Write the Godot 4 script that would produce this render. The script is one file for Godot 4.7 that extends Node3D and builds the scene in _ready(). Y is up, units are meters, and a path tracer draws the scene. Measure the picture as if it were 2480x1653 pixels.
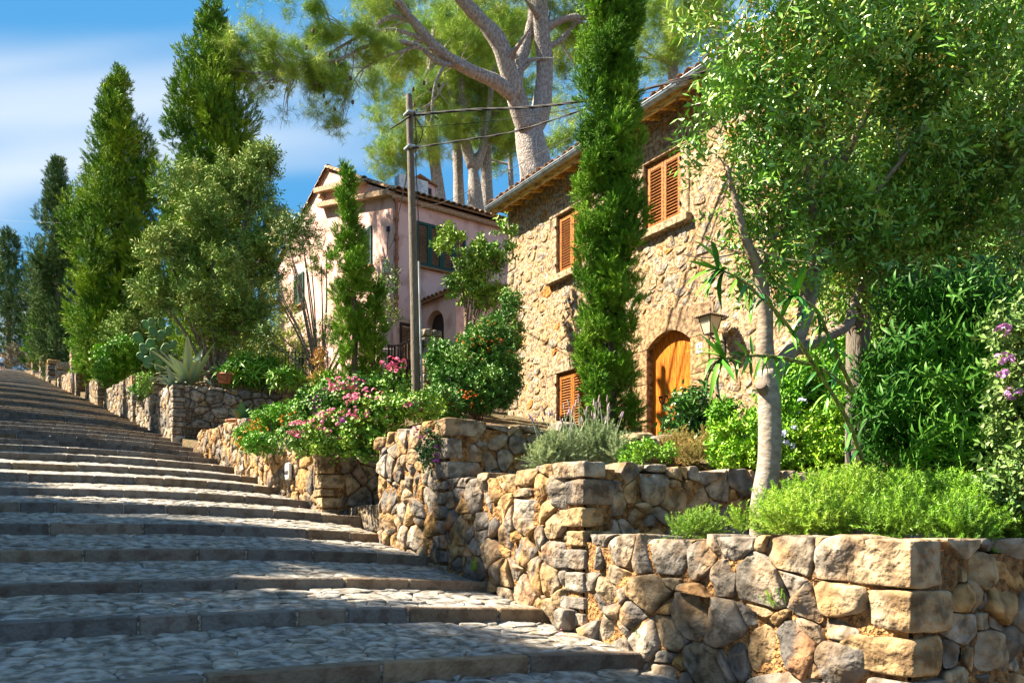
extends Node3D

var R := RandomNumberGenerator.new()
var NZ := FastNoiseLite.new()
var CELL := FastNoiseLite.new()
var CELLV := FastNoiseLite.new()
var M := {}
var used := {}
var sp := {}

# ---------------------------------------------------------------- helpers
class MB:
	var v := PackedVector3Array()
	var c := PackedColorArray()
	var u := PackedVector2Array()
	var ix := PackedInt32Array()
	var col := Color.WHITE
	func add(p: Vector3, uv := Vector2.ZERO) -> int:
		v.append(p); c.append(col); u.append(uv)
		return v.size() - 1
	func tri(a: int, b: int, d: int) -> void:
		ix.append(a); ix.append(b); ix.append(d)
	func quad(a: int, b: int, d: int, e: int) -> void:
		ix.append_array(PackedInt32Array([a, b, d, a, d, e]))
	func face(p: Array) -> void:
		var s := v.size()
		for q in p:
			add(q)
		for k in range(1, p.size() - 1):
			tri(s, s + k, s + k + 1)
	func box(o: Vector3, size: Vector3, bev := 0.0, bs := Basis()) -> void:
		var h := size * 0.5
		if bev <= 0.0:
			for ax in 3:
				for sg in [-1.0, 1.0]:
					var n := Vector3.ZERO; n[ax] = sg
					var t := Vector3.ZERO; t[(ax + 1) % 3] = sg
					var b := n.cross(t)
					var p := []
					for q in [[-1, -1], [1, -1], [1, 1], [-1, 1]]:
						p.append(o + bs * ((n + t * q[0] + b * q[1]) * h))
					face(p)
			return
		for ax in 3:
			var a1 := (ax + 1) % 3
			var a2 := (ax + 2) % 3
			for sg in [-1.0, 1.0]:
				var p := []
				for q in ([[-1, -1], [1, -1], [1, 1], [-1, 1]] if sg > 0 else [[-1, -1], [-1, 1], [1, 1], [1, -1]]):
					var w := Vector3.ZERO
					w[ax] = sg * h[ax]; w[a1] = q[0] * (h[a1] - bev); w[a2] = q[1] * (h[a2] - bev)
					p.append(o + bs * w)
				face(p)
			for s1 in [-1.0, 1.0]:
				for s2 in [-1.0, 1.0]:
					var p := []
					for q in [[0, -1], [0, 1], [1, 1], [1, -1]]:
						var w := Vector3.ZERO
						w[ax] = q[1] * (h[ax] - bev)
						w[a1] = s1 * (h[a1] - (bev if q[0] == 1 else 0.0))
						w[a2] = s2 * (h[a2] - (0.0 if q[0] == 1 else bev))
						p.append(o + bs * w)
					if s1 * s2 > 0:
						p.reverse()
					face(p)
		for s0 in [-1.0, 1.0]:
			for s1 in [-1.0, 1.0]:
				for s2 in [-1.0, 1.0]:
					var sv := Vector3(s0, s1, s2)
					var p := []
					for ax in 3:
						var w := (h - Vector3.ONE * bev)
						w[ax] = h[ax]
						p.append(o + bs * (w * sv))
					if s0 * s1 * s2 < 0:
						p.reverse()
					face(p)
	func tube(pts: Array, rad: Array, sides := 8, wob := 0.0, nz: FastNoiseLite = null) -> void:
		var nrm := Vector3.ZERO
		var prev := -1
		var run := 0.0
		for i in pts.size():
			var t: Vector3 = (pts[min(i + 1, pts.size() - 1)] - pts[max(i - 1, 0)]).normalized()
			if nrm == Vector3.ZERO:
				nrm = t.cross(Vector3(0.31, 0.2, 0.93)).normalized()
			nrm = (nrm - t * nrm.dot(t)).normalized()
			var bn := t.cross(nrm)
			var st := v.size()
			if i > 0:
				run += (pts[i] - pts[i - 1]).length()
			for k in sides + 1:
				var a := TAU * k / sides
				var d := nrm * cos(a) + bn * sin(a)
				var rr: float = rad[i]
				if wob > 0.0:
					rr *= 1.0 + wob * nz.get_noise_3dv((pts[i] + d * rr) * 9.0 / max(rr * 8.0, 0.3))
				add(pts[i] + d * rr, Vector2(float(k) / sides, run))
			if prev >= 0:
				for k in sides:
					quad(prev + k, prev + k + 1, st + k + 1, st + k)
			prev = st
		for e in [0, pts.size() - 1]:
			var s := v.size()
			var ce := add(pts[e])
			var b0: int = s - (sides + 1) if e > 0 else s - (sides + 1) * pts.size()
			if e > 0:
				b0 = prev
			else:
				b0 = prev - (sides + 1) * (pts.size() - 1)
			for k in sides:
				if e > 0:
					tri(ce, b0 + k, b0 + k + 1)
				else:
					tri(ce, b0 + k + 1, b0 + k)
	func prism(poly: PackedVector2Array, o: Vector3, a: Vector3, b: Vector3, n: Vector3, n0: float, n1: float) -> void:
		var pl := poly
		if Geometry2D.is_polygon_clockwise(pl):
			pl = poly.duplicate(); pl.reverse()
		var tr := Geometry2D.triangulate_polygon(pl)
		for z in [n1, n0]:
			var s := v.size()
			for q in pl:
				add(o + a * q.x + b * q.y + n * z)
			for k in range(0, tr.size(), 3):
				var pa := pl[tr[k]]; var pb := pl[tr[k + 1]]; var pc := pl[tr[k + 2]]
				var ccw: bool = (pb - pa).cross(pc - pa) > 0
				if ccw == (z == n1):
					tri(s + tr[k], s + tr[k + 1], s + tr[k + 2])
				else:
					tri(s + tr[k], s + tr[k + 2], s + tr[k + 1])
		for k in pl.size():
			var p := pl[k]; var q := pl[(k + 1) % pl.size()]
			face([o + a * p.x + b * p.y + n * n0, o + a * q.x + b * q.y + n * n0, o + a * q.x + b * q.y + n * n1, o + a * p.x + b * p.y + n * n1])
	func leaf(b: Vector3, d: Vector3, side: Vector3, l: float, w: float, fold := 0.25, droop := 0.0) -> void:
		var up := side.cross(d).normalized()
		var m := b + d * l * 0.5 - up * w * fold
		var t := b + d * l - up * droop * l
		var i0 := add(b); var i1 := add(b + d * l * 0.45 + side * w * 0.5); var i2 := add(t); var i3 := add(b + d * l * 0.45 - side * w * 0.5); var im := add(m)
		tri(i0, i1, im); tri(i1, i2, im); tri(i2, i3, im); tri(i3, i0, im)
	func commit(tinted := true) -> ArrayMesh:
		var n := PackedVector3Array()
		n.resize(v.size())
		var out := PackedInt32Array()
		out.resize(ix.size())
		for k in range(0, ix.size(), 3):
			var a := ix[k]; var b := ix[k + 1]; var d := ix[k + 2]
			var f := (v[b] - v[a]).cross(v[d] - v[a])
			n[a] += f; n[b] += f; n[d] += f
			out[k] = a; out[k + 1] = d; out[k + 2] = b
		for k in n.size():
			n[k] = n[k].normalized() if n[k].length_squared() > 1e-20 else Vector3.UP
		var ar := []
		ar.resize(Mesh.ARRAY_MAX)
		ar[Mesh.ARRAY_VERTEX] = v; ar[Mesh.ARRAY_NORMAL] = n; ar[Mesh.ARRAY_TEX_UV] = u; ar[Mesh.ARRAY_INDEX] = out
		if tinted:
			ar[Mesh.ARRAY_COLOR] = c
		var m := ArrayMesh.new()
		m.add_surface_from_arrays(Mesh.PRIMITIVE_TRIANGLES, ar)
		return m

func numbered(called: String) -> String:
	used[called] = used.get(called, -1) + 1
	return called if used[called] == 0 else "%s_%03d" % [called, used[called]]

func tag(o: Node3D, label: String, category := "", group := "", kind := "") -> Node3D:
	if label: o.set_meta("label", label)
	if category: o.set_meta("category", category)
	if group: o.set_meta("group", group)
	if kind: o.set_meta("kind", kind)
	return o

func thing(called: String, label: String, category: String, at := Vector3.ZERO, group := "", turn := 0.0) -> Node3D:
	var o := Node3D.new()
	o.name = numbered(called)
	add_child(o)
	o.position = at
	o.rotation.y = turn
	tag(o, label, category, group)
	return o

func part(called: String, mesh: Mesh, m: Material, parent: Node, at := Transform3D()) -> MeshInstance3D:
	var o := MeshInstance3D.new()
	o.name = called
	o.mesh = mesh
	o.material_override = m
	o.transform = at
	parent.add_child(o, true)
	return o

func struct(called: String, mesh: Mesh, m: Material, label := "") -> MeshInstance3D:
	var o := part(numbered(called), mesh, m, self)
	tag(o, label, "", "", "structure")
	return o

func bx(size: Vector3, bev := 0.0, o := Vector3.ZERO) -> ArrayMesh:
	var b := MB.new()
	b.box(o, size, bev)
	return b.commit(false)

func at(x: float, y: float, z: float) -> Transform3D:
	return Transform3D(Basis(), Vector3(x, y, z))

func ntex(freq: float, ramp: Array, type := FastNoiseLite.TYPE_SIMPLEX_SMOOTH, size := 512, oct := 5, sd := 1) -> NoiseTexture2D:
	var t := NoiseTexture2D.new()
	var n := FastNoiseLite.new()
	n.noise_type = type; n.frequency = freq; n.fractal_octaves = oct; n.seed = sd
	if type == FastNoiseLite.TYPE_CELLULAR:
		n.fractal_type = FastNoiseLite.FRACTAL_FBM
		n.cellular_return_type = FastNoiseLite.RETURN_DISTANCE
	t.width = size; t.height = size; t.seamless = true; t.noise = n
	if ramp.size():
		var g := Gradient.new()
		var offs := PackedFloat32Array(); var cols := PackedColorArray()
		for r in ramp:
			offs.append(r[0]); cols.append(r[1])
		g.offsets = offs; g.colors = cols
		t.color_ramp = g
	return t

func mat(col: Color, rough := 0.8, vert := false) -> StandardMaterial3D:
	var m := StandardMaterial3D.new()
	m.albedo_color = col.linear_to_srgb()
	m.roughness = rough
	m.metallic_specular = 0.4
	m.vertex_color_use_as_albedo = vert
	return m

func textured(m: StandardMaterial3D, tex: Texture2D, scale: Vector3, bump: Texture2D = null, cm := 1.0) -> StandardMaterial3D:
	m.albedo_texture = tex
	m.uv1_triplanar = true
	m.uv1_world_triplanar = true
	m.uv1_scale = scale
	if bump:
		m.heightmap_enabled = true
		m.heightmap_texture = bump
		m.heightmap_scale = cm
	return m

func leafmat(rough := 0.5, back := 0.65, spec := 0.4) -> StandardMaterial3D:
	var m := mat(Color.WHITE, rough, true)
	m.backlight = Color(back, back, back * 0.45)
	m.metallic_specular = spec
	m.cull_mode = BaseMaterial3D.CULL_DISABLED
	return m

func g(v: float) -> Color:
	return Color(v, v, v)

func rv() -> Vector3:
	var z := R.randf_range(-1, 1)
	var a := R.randf() * TAU
	var r := sqrt(1 - z * z)
	return Vector3(r * cos(a), z, r * sin(a))

func smooth(pts: Array, rad: Array, step := 4) -> Array:
	var cp := Curve3D.new()
	for i in pts.size():
		var t: Vector3 = (pts[min(i + 1, pts.size() - 1)] - pts[max(i - 1, 0)]) / 6.0
		cp.add_point(pts[i], -t, t)
	var op := []; var orr := []
	for i in pts.size() - 1:
		for k in step:
			op.append(cp.sample(i, float(k) / step)); orr.append(lerpf(rad[i], rad[i + 1], float(k) / step))
	op.append(pts[-1]); orr.append(rad[-1])
	return [op, orr]

func limb(b: MB, pts: Array, r0: float, r1: float, sides := 8, wob := 0.25, ofs := Vector3.ZERO) -> void:
	var p := []; var r := []
	for i in pts.size():
		p.append(pts[i] - ofs)
		r.append(lerpf(r0, r1, float(i) / (pts.size() - 1)))
	var s := smooth(p, r)
	b.tube(s[0], s[1], sides, wob, NZ)

# ---------------------------------------------------------------- sprays: small leaf clusters, one unit long along +y
func rot_to(d: Vector3, roll: float) -> Basis:
	var y := d.normalized()
	var x := y.cross(Vector3(0.13, 0.3, 0.9)).normalized().rotated(y, roll)
	return Basis(x, y, x.cross(y))

func spray_broad(n: int, l: float, w: float, twig := true, up := 0.5) -> ArrayMesh:
	var b := MB.new()
	for i in n:
		var t := 0.1 + 0.85 * i / n
		var a := i * 2.4 + R.randf() * 0.8
		var d := (Vector3(cos(a), R.randf_range(up - 0.4, up + 0.5), sin(a))).normalized()
		var sd := d.cross(rv()).normalized()
		b.col = g(R.randf_range(0.75, 1.2))
		b.leaf(Vector3(0, t, 0) + d * 0.02, d, sd, l * R.randf_range(0.7, 1.2), w * R.randf_range(0.8, 1.2), 0.25, R.randf_range(-0.1, 0.25))
	if twig:
		b.col = Color(0.9, 0.6, 0.5)
		b.tube([Vector3.ZERO, Vector3(0.02, 0.95, 0.01)], [0.018, 0.006], 3)
	return b.commit()

func spray_needles(n: int, l: float, w: float, spread: float) -> ArrayMesh:
	var b := MB.new()
	for i in n:
		var t := R.randf() * 0.6
		var a := R.randf() * TAU
		var d := Vector3(cos(a) * spread, R.randf_range(0.2, 1.0), sin(a) * spread).normalized()
		var sd := d.cross(rv()).normalized()
		b.col = g(R.randf_range(0.7, 1.25))
		var p := Vector3(0, t, 0)
		var s := b.add(p - sd * w * 0.5); var e := b.add(p + sd * w * 0.5); var f := b.add(p + d * l * R.randf_range(0.7, 1.1))
		b.tri(s, e, f)
	return b.commit()

func spray_stem(n: int, l: float, w: float, spread: float) -> ArrayMesh:
	var b := MB.new()
	for i in n:
		var t := pow((i + 0.5) / n, 0.8)
		var a := i * 2.4
		var d := Vector3(cos(a) * spread, R.randf_range(0.5, 1.0), sin(a) * spread).normalized()
		var sd := d.cross(rv()).normalized()
		b.col = g(R.randf_range(0.7, 1.25) * (0.7 + 0.45 * t))
		var p := Vector3(sin(t * 3.0) * 0.03, t, 0)
		var s := b.add(p - sd * w * 0.5); var e := b.add(p + sd * w * 0.5); var f := b.add(p + d * l * R.randf_range(0.7, 1.1) * (1.2 - 0.5 * t))
		b.tri(s, e, f)
	return b.commit()

func spray_cypress(n: int, w: float, sprd: float) -> ArrayMesh:
	var b := MB.new()
	for i in n:
		var t := 0.75 * i / n
		var sg := 1.0 if i % 2 == 0 else -1.0
		var d := Vector3(sg * sprd * (1.0 - t * 0.6), 1.0, R.randf_range(-0.45, 0.45)).normalized()
		b.col = g(R.randf_range(0.7, 1.25))
		b.leaf(Vector3(0, t, 0), d, d.cross(rv()).normalized(), R.randf_range(0.3, 0.5), w * R.randf_range(0.7, 1.3), 0.5)
	return b.commit()

func blade(b: MB, base: Vector3, d: Vector3, side: Vector3, l: float, w: float, droop: float, segs := 6, chan := 0.25) -> void:
	# a long leaf: two strips folded along the midrib, arching over
	var up := side.cross(d).normalized()
	var prev := -1
	for k in segs + 1:
		var t := float(k) / segs
		var ww := w * 0.5 * pow(sin(PI * clampf(t * 0.86 + 0.14, 0.0, 1.0)), 0.75)
		var p := base + d * l * t * (1.0 - 0.25 * droop * t) + Vector3.DOWN * droop * l * t * t * 0.8
		var i0 := b.add(p + side * ww + up * ww * chan); var i1 := b.add(p); var i2 := b.add(p - side * ww + up * ww * chan)
		if prev >= 0:
			b.quad(prev, prev + 1, i1, i0); b.quad(prev + 1, prev + 2, i2, i1)
		prev = i0

# ---------------------------------------------------------------- scattering
func scatter(parent: Node3D, called: String, mesh: Mesh, m: Material, blobs: Array, count: int, s0: float, s1: float, pal: Array, ow := 1.0, uw := 0.5, rw := 0.7, thr := -0.25, nf := 1.5, shell := 0.45) -> MultiMeshInstance3D:
	var mm := MultiMesh.new()
	mm.transform_format = MultiMesh.TRANSFORM_3D
	mm.use_colors = true
	mm.mesh = mesh
	mm.instance_count = count
	var cum := []
	var tot := 0.0
	for b in blobs:
		tot += b[2] if b.size() > 2 else pow(b[1].x * b[1].y * b[1].z, 0.6)
		cum.append(tot)
	var o0 := parent.position
	for i in count:
		var p := Vector3.ZERO
		var d := Vector3.UP
		for tries in 5:
			var k: int = cum.bsearch(R.randf() * tot)
			var b: Array = blobs[min(k, blobs.size() - 1)]
			d = rv()
			var r := pow(R.randf(), shell)
			p = b[0] + d * r * b[1]
			d = (d / b[1]).normalized()
			if NZ.get_noise_3dv(p * nf * 10.0) > thr:
				break
		var y := (d * ow + Vector3.UP * uw + rv() * rw).normalized()
		var sc := R.randf_range(s0, s1)
		mm.set_instance_transform(i, Transform3D(rot_to(y, R.randf() * TAU).scaled(Vector3.ONE * sc), p - o0))
		var q := clampf(NZ.get_noise_3dv(p * 7.0 + Vector3(50, 0, 0)) * 0.9 + 0.5 + R.randf_range(-0.3, 0.3), 0.0, 0.999) * (pal.size() - 1)
		var cc: Color = pal[int(q)].lerp(pal[int(q) + 1], q - int(q)) * R.randf_range(0.8, 1.2)
		cc.a = 1.0
		mm.set_instance_color(i, cc)
	var o := MultiMeshInstance3D.new()
	o.name = called
	o.multimesh = mm
	o.material_override = m
	parent.add_child(o, true)
	tag(o, "", "", "", "stuff")
	return o

# ---------------------------------------------------------------- the lie of the land
func gs(s: float) -> float:
	if s > 135.0:
		return 0.7645 + 0.178 * 135.0 + (s - 135.0) * 0.03
	if s < -8.0:
		return 0.7645 + 0.178 * -8.0 + (s + 8.0) * 0.05
	return 0.7645 + 0.178 * s

const SEG := [ # near end, far end, top at near end, top at far end, length of the return wall, return top, bed depth
	[-1.88, 0.69, 1.58, 1.60, 4.5, 1.57, 7.5],
	[0.69, 2.85, 2.14, 2.12, 6.0, 2.10, 3.2],
	[2.85, 4.51, 2.70, 2.68, 2.6, 2.62, 2.6],
	[6.40, 7.39, 2.66, 2.66, 1.6, 2.64, 3.0],
	[7.39, 10.30, 3.06, 3.03, 0.0, 0.0, 3.0],
	[10.30, 14.20, 3.55, 3.72, 0.0, 0.0, 3.0],
	[17.00, 23.00, 5.14, 5.50, 4.3, 5.13, 6.0],
	[23.80, 31.40, 6.43, 7.05, 2.2, 6.40, 6.0],
	[33.70, 39.20, 8.00, 8.40, 1.5, 7.95, 6.0],
	[44.00, 58.00, 9.98, 11.7, 1.5, 9.90, 6.0]]

func upper(s: float) -> float:
	return gs(s) + 1.15 + 0.05 * clampf(s - 10.0, 0.0, 14.0)

func terr(x: float, s: float) -> float:
	if x < 0.16:
		var bank := smoothstep(-9.0, -9.8, x)
		return gs(s) - 0.45 + bank * 0.6 + smoothstep(-10.0, -40.0, x) * -2.0
	if s < -1.7:
		return gs(s) - 0.05
	var up := upper(s) + smoothstep(12.0, 60.0, x) * 4.0
	for q in SEG:
		if s >= q[0] + 0.15 and s < q[1] + 0.15:
			var L: float = lerpf(q[2], q[3], clampf((s - q[0]) / (q[1] - q[0]), 0, 1)) - 0.13
			return lerpf(L, up, smoothstep(q[6] - 1.0, q[6] + 0.8, x))
	if s > 4.5 and s < 6.5:
		return lerpf(gs(4.6), up, smoothstep(0.5, 2.2, x))
	if s > 14.0 and s < 17.2:
		return lerpf(gs(s) + 0.1, up, smoothstep(1.2, 3.0, x)) if x < 0.9 else lerpf(3.5, up, smoothstep(2.5, 4.0, x))
	return lerpf(gs(s) + 0.25, up, smoothstep(0.3, 3.5, x))

# ---------------------------------------------------------------- stones
func clip(p: PackedVector2Array, o: Vector2, n: Vector2) -> PackedVector2Array:
	var out := PackedVector2Array()
	for i in p.size():
		var a := p[i]; var b := p[(i + 1) % p.size()]
		var da := (a - o).dot(n); var db := (b - o).dot(n)
		if da <= 0.0:
			out.append(a)
		if da * db < 0.0:
			out.append(a.lerp(b, da / (da - db)))
	return out

func cells(w: float, h: float, sx: float, sy: float, gap: float, drop := 0.12, jit := 0.4) -> Array:
	var pts := PackedVector2Array()
	var ny := maxi(1, roundi(h / sy))
	var nx := maxi(1, roundi(w / sx))
	for j in ny:
		for i in nx + (j % 2):
			if R.randf() < drop:
				continue
			pts.append(Vector2((i + 0.5 - 0.5 * (j % 2) + R.randf_range(-jit, jit)) * w / nx, (j + 0.5 + R.randf_range(-jit, jit)) * h / ny))
	var res := []
	var k := Vector2(1.0 / sx, 1.0 / sy)
	var wt := []
	for p in pts:
		wt.append(pow(R.randf(), 2.0) * 1.1)
	for i in pts.size():
		var p := pts[i]
		if p.x < 0.02 or p.x > w - 0.02:
			continue
		var poly := PackedVector2Array([Vector2(maxf(0, p.x - sx * 1.5), maxf(0, p.y - sy * 1.5)), Vector2(minf(w, p.x + sx * 1.5), maxf(0, p.y - sy * 1.5)), Vector2(minf(w, p.x + sx * 1.5), minf(h, p.y + sy * 1.5)), Vector2(maxf(0, p.x - sx * 1.5), minf(h, p.y + sy * 1.5))])
		for j in pts.size():
			if j == i:
				continue
			var d := pts[j] - p
			if absf(d.x) > 3.0 * sx or absf(d.y) > 3.0 * sy:
				continue
			var n := (d * k * k).normalized()
			var f: float = 0.5 + (wt[i] - wt[j]) / (2.0 * maxf((d * k).length_squared(), 0.2))
			poly = clip(poly, p + d * f - n * gap * 0.5, n)
			if poly.size() < 3:
				break
		if poly.size() >= 3:
			res.append(poly)
	return res

func rounded(p: PackedVector2Array, times := 2, q := 0.24) -> PackedVector2Array:
	for t in times:
		var o := PackedVector2Array()
		for i in p.size():
			var a := p[i]; var b := p[(i + 1) % p.size()]
			o.append(a.lerp(b, q)); o.append(a.lerp(b, 1.0 - q))
		p = o
	return p

func mid(p: PackedVector2Array) -> Vector2:
	var m := Vector2.ZERO
	for q in p:
		m += q
	return m / p.size()

const GREY := Color(0.30, 0.275, 0.25)
const DARK := Color(0.17, 0.165, 0.165)
const BEIGE := Color(0.47, 0.37, 0.245)
const OCHRE := Color(0.53, 0.30, 0.09)
const RUST := Color(0.56, 0.24, 0.05)
const PALE := Color(0.52, 0.47, 0.40)

func stone_colors(warm: float) -> Array:
	var f := R.randf()
	var a := GREY.lerp(PALE, R.randf() * 0.6)
	if f < 0.22:
		a = DARK.lerp(GREY, R.randf())
	elif f > 1.0 - warm * 0.45:
		a = BEIGE.lerp(OCHRE, R.randf() * 0.8)
	elif f > 0.62 - warm * 0.2:
		a = GREY.lerp(BEIGE, R.randf())
	var b := a.lerp(OCHRE if R.randf() < 0.8 else RUST, clampf(warm * R.randf_range(0.4, 1.3), 0, 0.9))
	return [a * R.randf_range(0.85, 1.2), b]

func stone_mesh(b: MB, poly: PackedVector2Array, depth: float, h: float, prof: Array, cols: Array, wp: Vector3, bs := Basis(), rough := 0.012) -> void:
	# a fieldstone: its outline, swept back into the wall and swelling forward in broken facets
	var rad := 0.0
	for q in poly:
		rad = maxf(rad, q.length())
	var cut := []
	for k in 4:
		cut.append([Vector2.from_angle(R.randf() * TAU), R.randf_range(-0.2, 0.5), R.randf_range(0.6, 2.0)])
	var tilt := Vector2(R.randf_range(-0.35, 0.35), R.randf_range(-0.35, 0.35)) * h / rad
	var n := poly.size()
	var prev := -1
	for e in prof:
		var st := b.v.size()
		for k in n:
			var p2: Vector2 = poly[k] * e[0]
			var z: float = e[1] * h if e[1] > 0.0 else e[1] * depth
			if e[1] > 0.0:
				z += tilt.dot(p2) * e[1]
				for ct in cut:
					z = minf(z, h * (1.15 - ct[2] * (ct[0].dot(p2) / rad - ct[1] + 0.1)))
			var w := wp + bs * Vector3(p2.x, p2.y, z)
			var nn := NZ.get_noise_3dv(w * 70.0)
			var n2 := NZ.get_noise_3dv(w * 22.0)
			if e[1] > -0.5:
				z += nn * rough + n2 * rough * 1.6
				p2 *= 1.0 + n2 * 0.12 + nn * 0.06
			var t := smoothstep(-0.15, 0.35, n2 + 0.5 * NZ.get_noise_3dv(w * 45.0 + Vector3(9, 90, 9)))
			b.col = cols[0].lerp(cols[1], t) * (1.0 + 0.5 * nn)
			b.col.a = 1.0
			b.add(Vector3(p2.x, p2.y, z))
		if prev >= 0:
			for k in n:
				var k2 := (k + 1) % n
				b.quad(prev + k, prev + k2, st + k2, st + k)
		prev = st
	var ce := b.add(Vector3(0, 0, b.v[prev].z * 0.5 + b.v[prev + n / 2].z * 0.5))
	for k in n:
		b.tri(prev + k, prev + (k + 1) % n, ce)

const NEAR_PROF := [[0.9, -1.0], [1.0, -0.45], [1.0, -0.02], [0.98, 0.5], [0.92, 0.88], [0.74, 1.0], [0.48, 1.03], [0.22, 1.0]]
const FAR_PROF := [[0.95, -1.0], [1.0, -0.02], [0.92, 0.7], [0.6, 1.0]]

func rock(b: MB, o: Vector3, size: Vector3, n: int, k: float, amp: float, cols: Array, bs := Basis(), wp := Vector3.ZERO) -> void:
	var h := size * 0.5
	for ax in 3:
		for sg in [-1.0, 1.0]:
			var st := b.v.size()
			for i in n + 1:
				for j in n + 1:
					var p := Vector3.ZERO
					p[ax] = sg; p[(ax + 1) % 3] = sin((2.0 * i / n - 1.0) * PI * 0.5); p[(ax + 2) % 3] = sg * sin((2.0 * j / n - 1.0) * PI * 0.5)
					var r := pow(pow(absf(p.x), k) + pow(absf(p.y), k) + pow(absf(p.z), k), 1.0 / k)
					p /= r
					var q := p * h
					var w := wp + o + q
					var n1 := NZ.get_noise_3dv(w * 22.0); var n2 := NZ.get_noise_3dv(w * 70.0)
					q += p.normalized() * (n1 * amp * 1.8 + n2 * amp * 0.8)
					b.col = cols[0].lerp(cols[1], smoothstep(-0.1, 0.4, n1 + 0.4 * n2)) * (1.0 + 0.4 * n2)
					b.col.a = 1.0
					b.add(o + bs * q)
			for i in n:
				for j in n:
					var a := st + i * (n + 1) + j
					b.quad(a, a + n + 1, a + n + 2, a + 1)

func face_of_stones(parent: Node3D, o: Vector3, a: Vector3, nrm: Vector3, w: float, y0: float, top0: float, top1: float, base0: float, base1: float, sx: float, sy: float, gap: float, near: bool, warm: float, bulge: float, thick: float) -> void:
	# x runs along a from 0 to w; the top goes from top0 to top1, the ground from base0 to base1
	var hh := maxf(top0, top1) - y0
	var bs := Basis(a, Vector3.UP, nrm)
	for poly in cells(w, hh, sx, sy, gap):
		var m := mid(poly)
		var tp := lerpf(top0, top1, m.x / w) - y0 + R.randf_range(-0.035, 0.03)
		if lerpf(base0, base1, m.x / w) - y0 - 0.16 > m.y:
			continue
		var is_top: bool = m.y > tp - sy * 1.1
		poly = clip(poly, Vector2(m.x, tp), Vector2(-(top1 - top0) / w, 1.0).normalized())
		if poly.size() < 3:
			continue
		m = mid(poly)
		var c := PackedVector2Array()
		for q in poly:
			c.append(q - m)
		c = rounded(rounded(c, 1, R.randf_range(0.08, 0.2)), 1 if near else 0, R.randf_range(0.2, 0.3))
		var rad := 0.0
		for q in c:
			rad = maxf(rad, q.length())
		if rad < 0.03:
			continue
		var b := MB.new()
		var pos := o + a * m.x + Vector3.UP * (y0 + m.y)
		var dep := thick if is_top else minf(thick, 0.12)
		stone_mesh(b, c, dep, minf(rad * 0.42, bulge) * R.randf_range(0.6, 1.2), NEAR_PROF if near else FAR_PROF, stone_colors(warm), pos, bs, 0.016 if near else 0.006)
		part("stone", b.commit(), M.stone, parent, Transform3D(bs, pos - parent.position + nrm * R.randf_range(-0.015, 0.012)))

func core(b: MB, o: Vector3, a: Vector3, nrm: Vector3, w: float, top0: float, top1: float, base0: float, base1: float, thick: float, ofs: Vector3, col: Color, out := 0.008) -> void:
	var nx := maxi(2, int(w / 0.07)); var ny := 16
	var st := b.v.size()
	for i in nx + 1:
		var x := w * i / nx
		var tp := lerpf(top0, top1, x / w) - 0.06; var bt := lerpf(base0, base1, x / w) - 0.5
		for j in ny + 1:
			var p := o + a * x + Vector3.UP * lerpf(bt, tp, float(j) / ny)
			var k := NZ.get_noise_3dv(p * 60.0)
			b.col = col * (1.0 + 0.5 * k + 0.4 * NZ.get_noise_3dv(p * 14.0)); b.col.a = 1.0
			b.add(p + nrm * (k * 0.03 + out + (0.03 if out > -0.012 else 0.012) * NZ.get_noise_3dv(p * 25.0)) - ofs)
	for i in nx:
		for j in ny:
			var q := st + i * (ny + 1) + j
			b.quad(q, q + ny + 1, q + ny + 2, q + 1)
	b.col = col
	var pl := PackedVector2Array([Vector2(0, base0 - 0.5), Vector2(w, base1 - 0.5), Vector2(w, top1 - 0.06), Vector2(0, top0 - 0.06)])
	b.prism(pl, o - ofs, a, Vector3.UP, nrm, -thick, -0.06)

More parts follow.
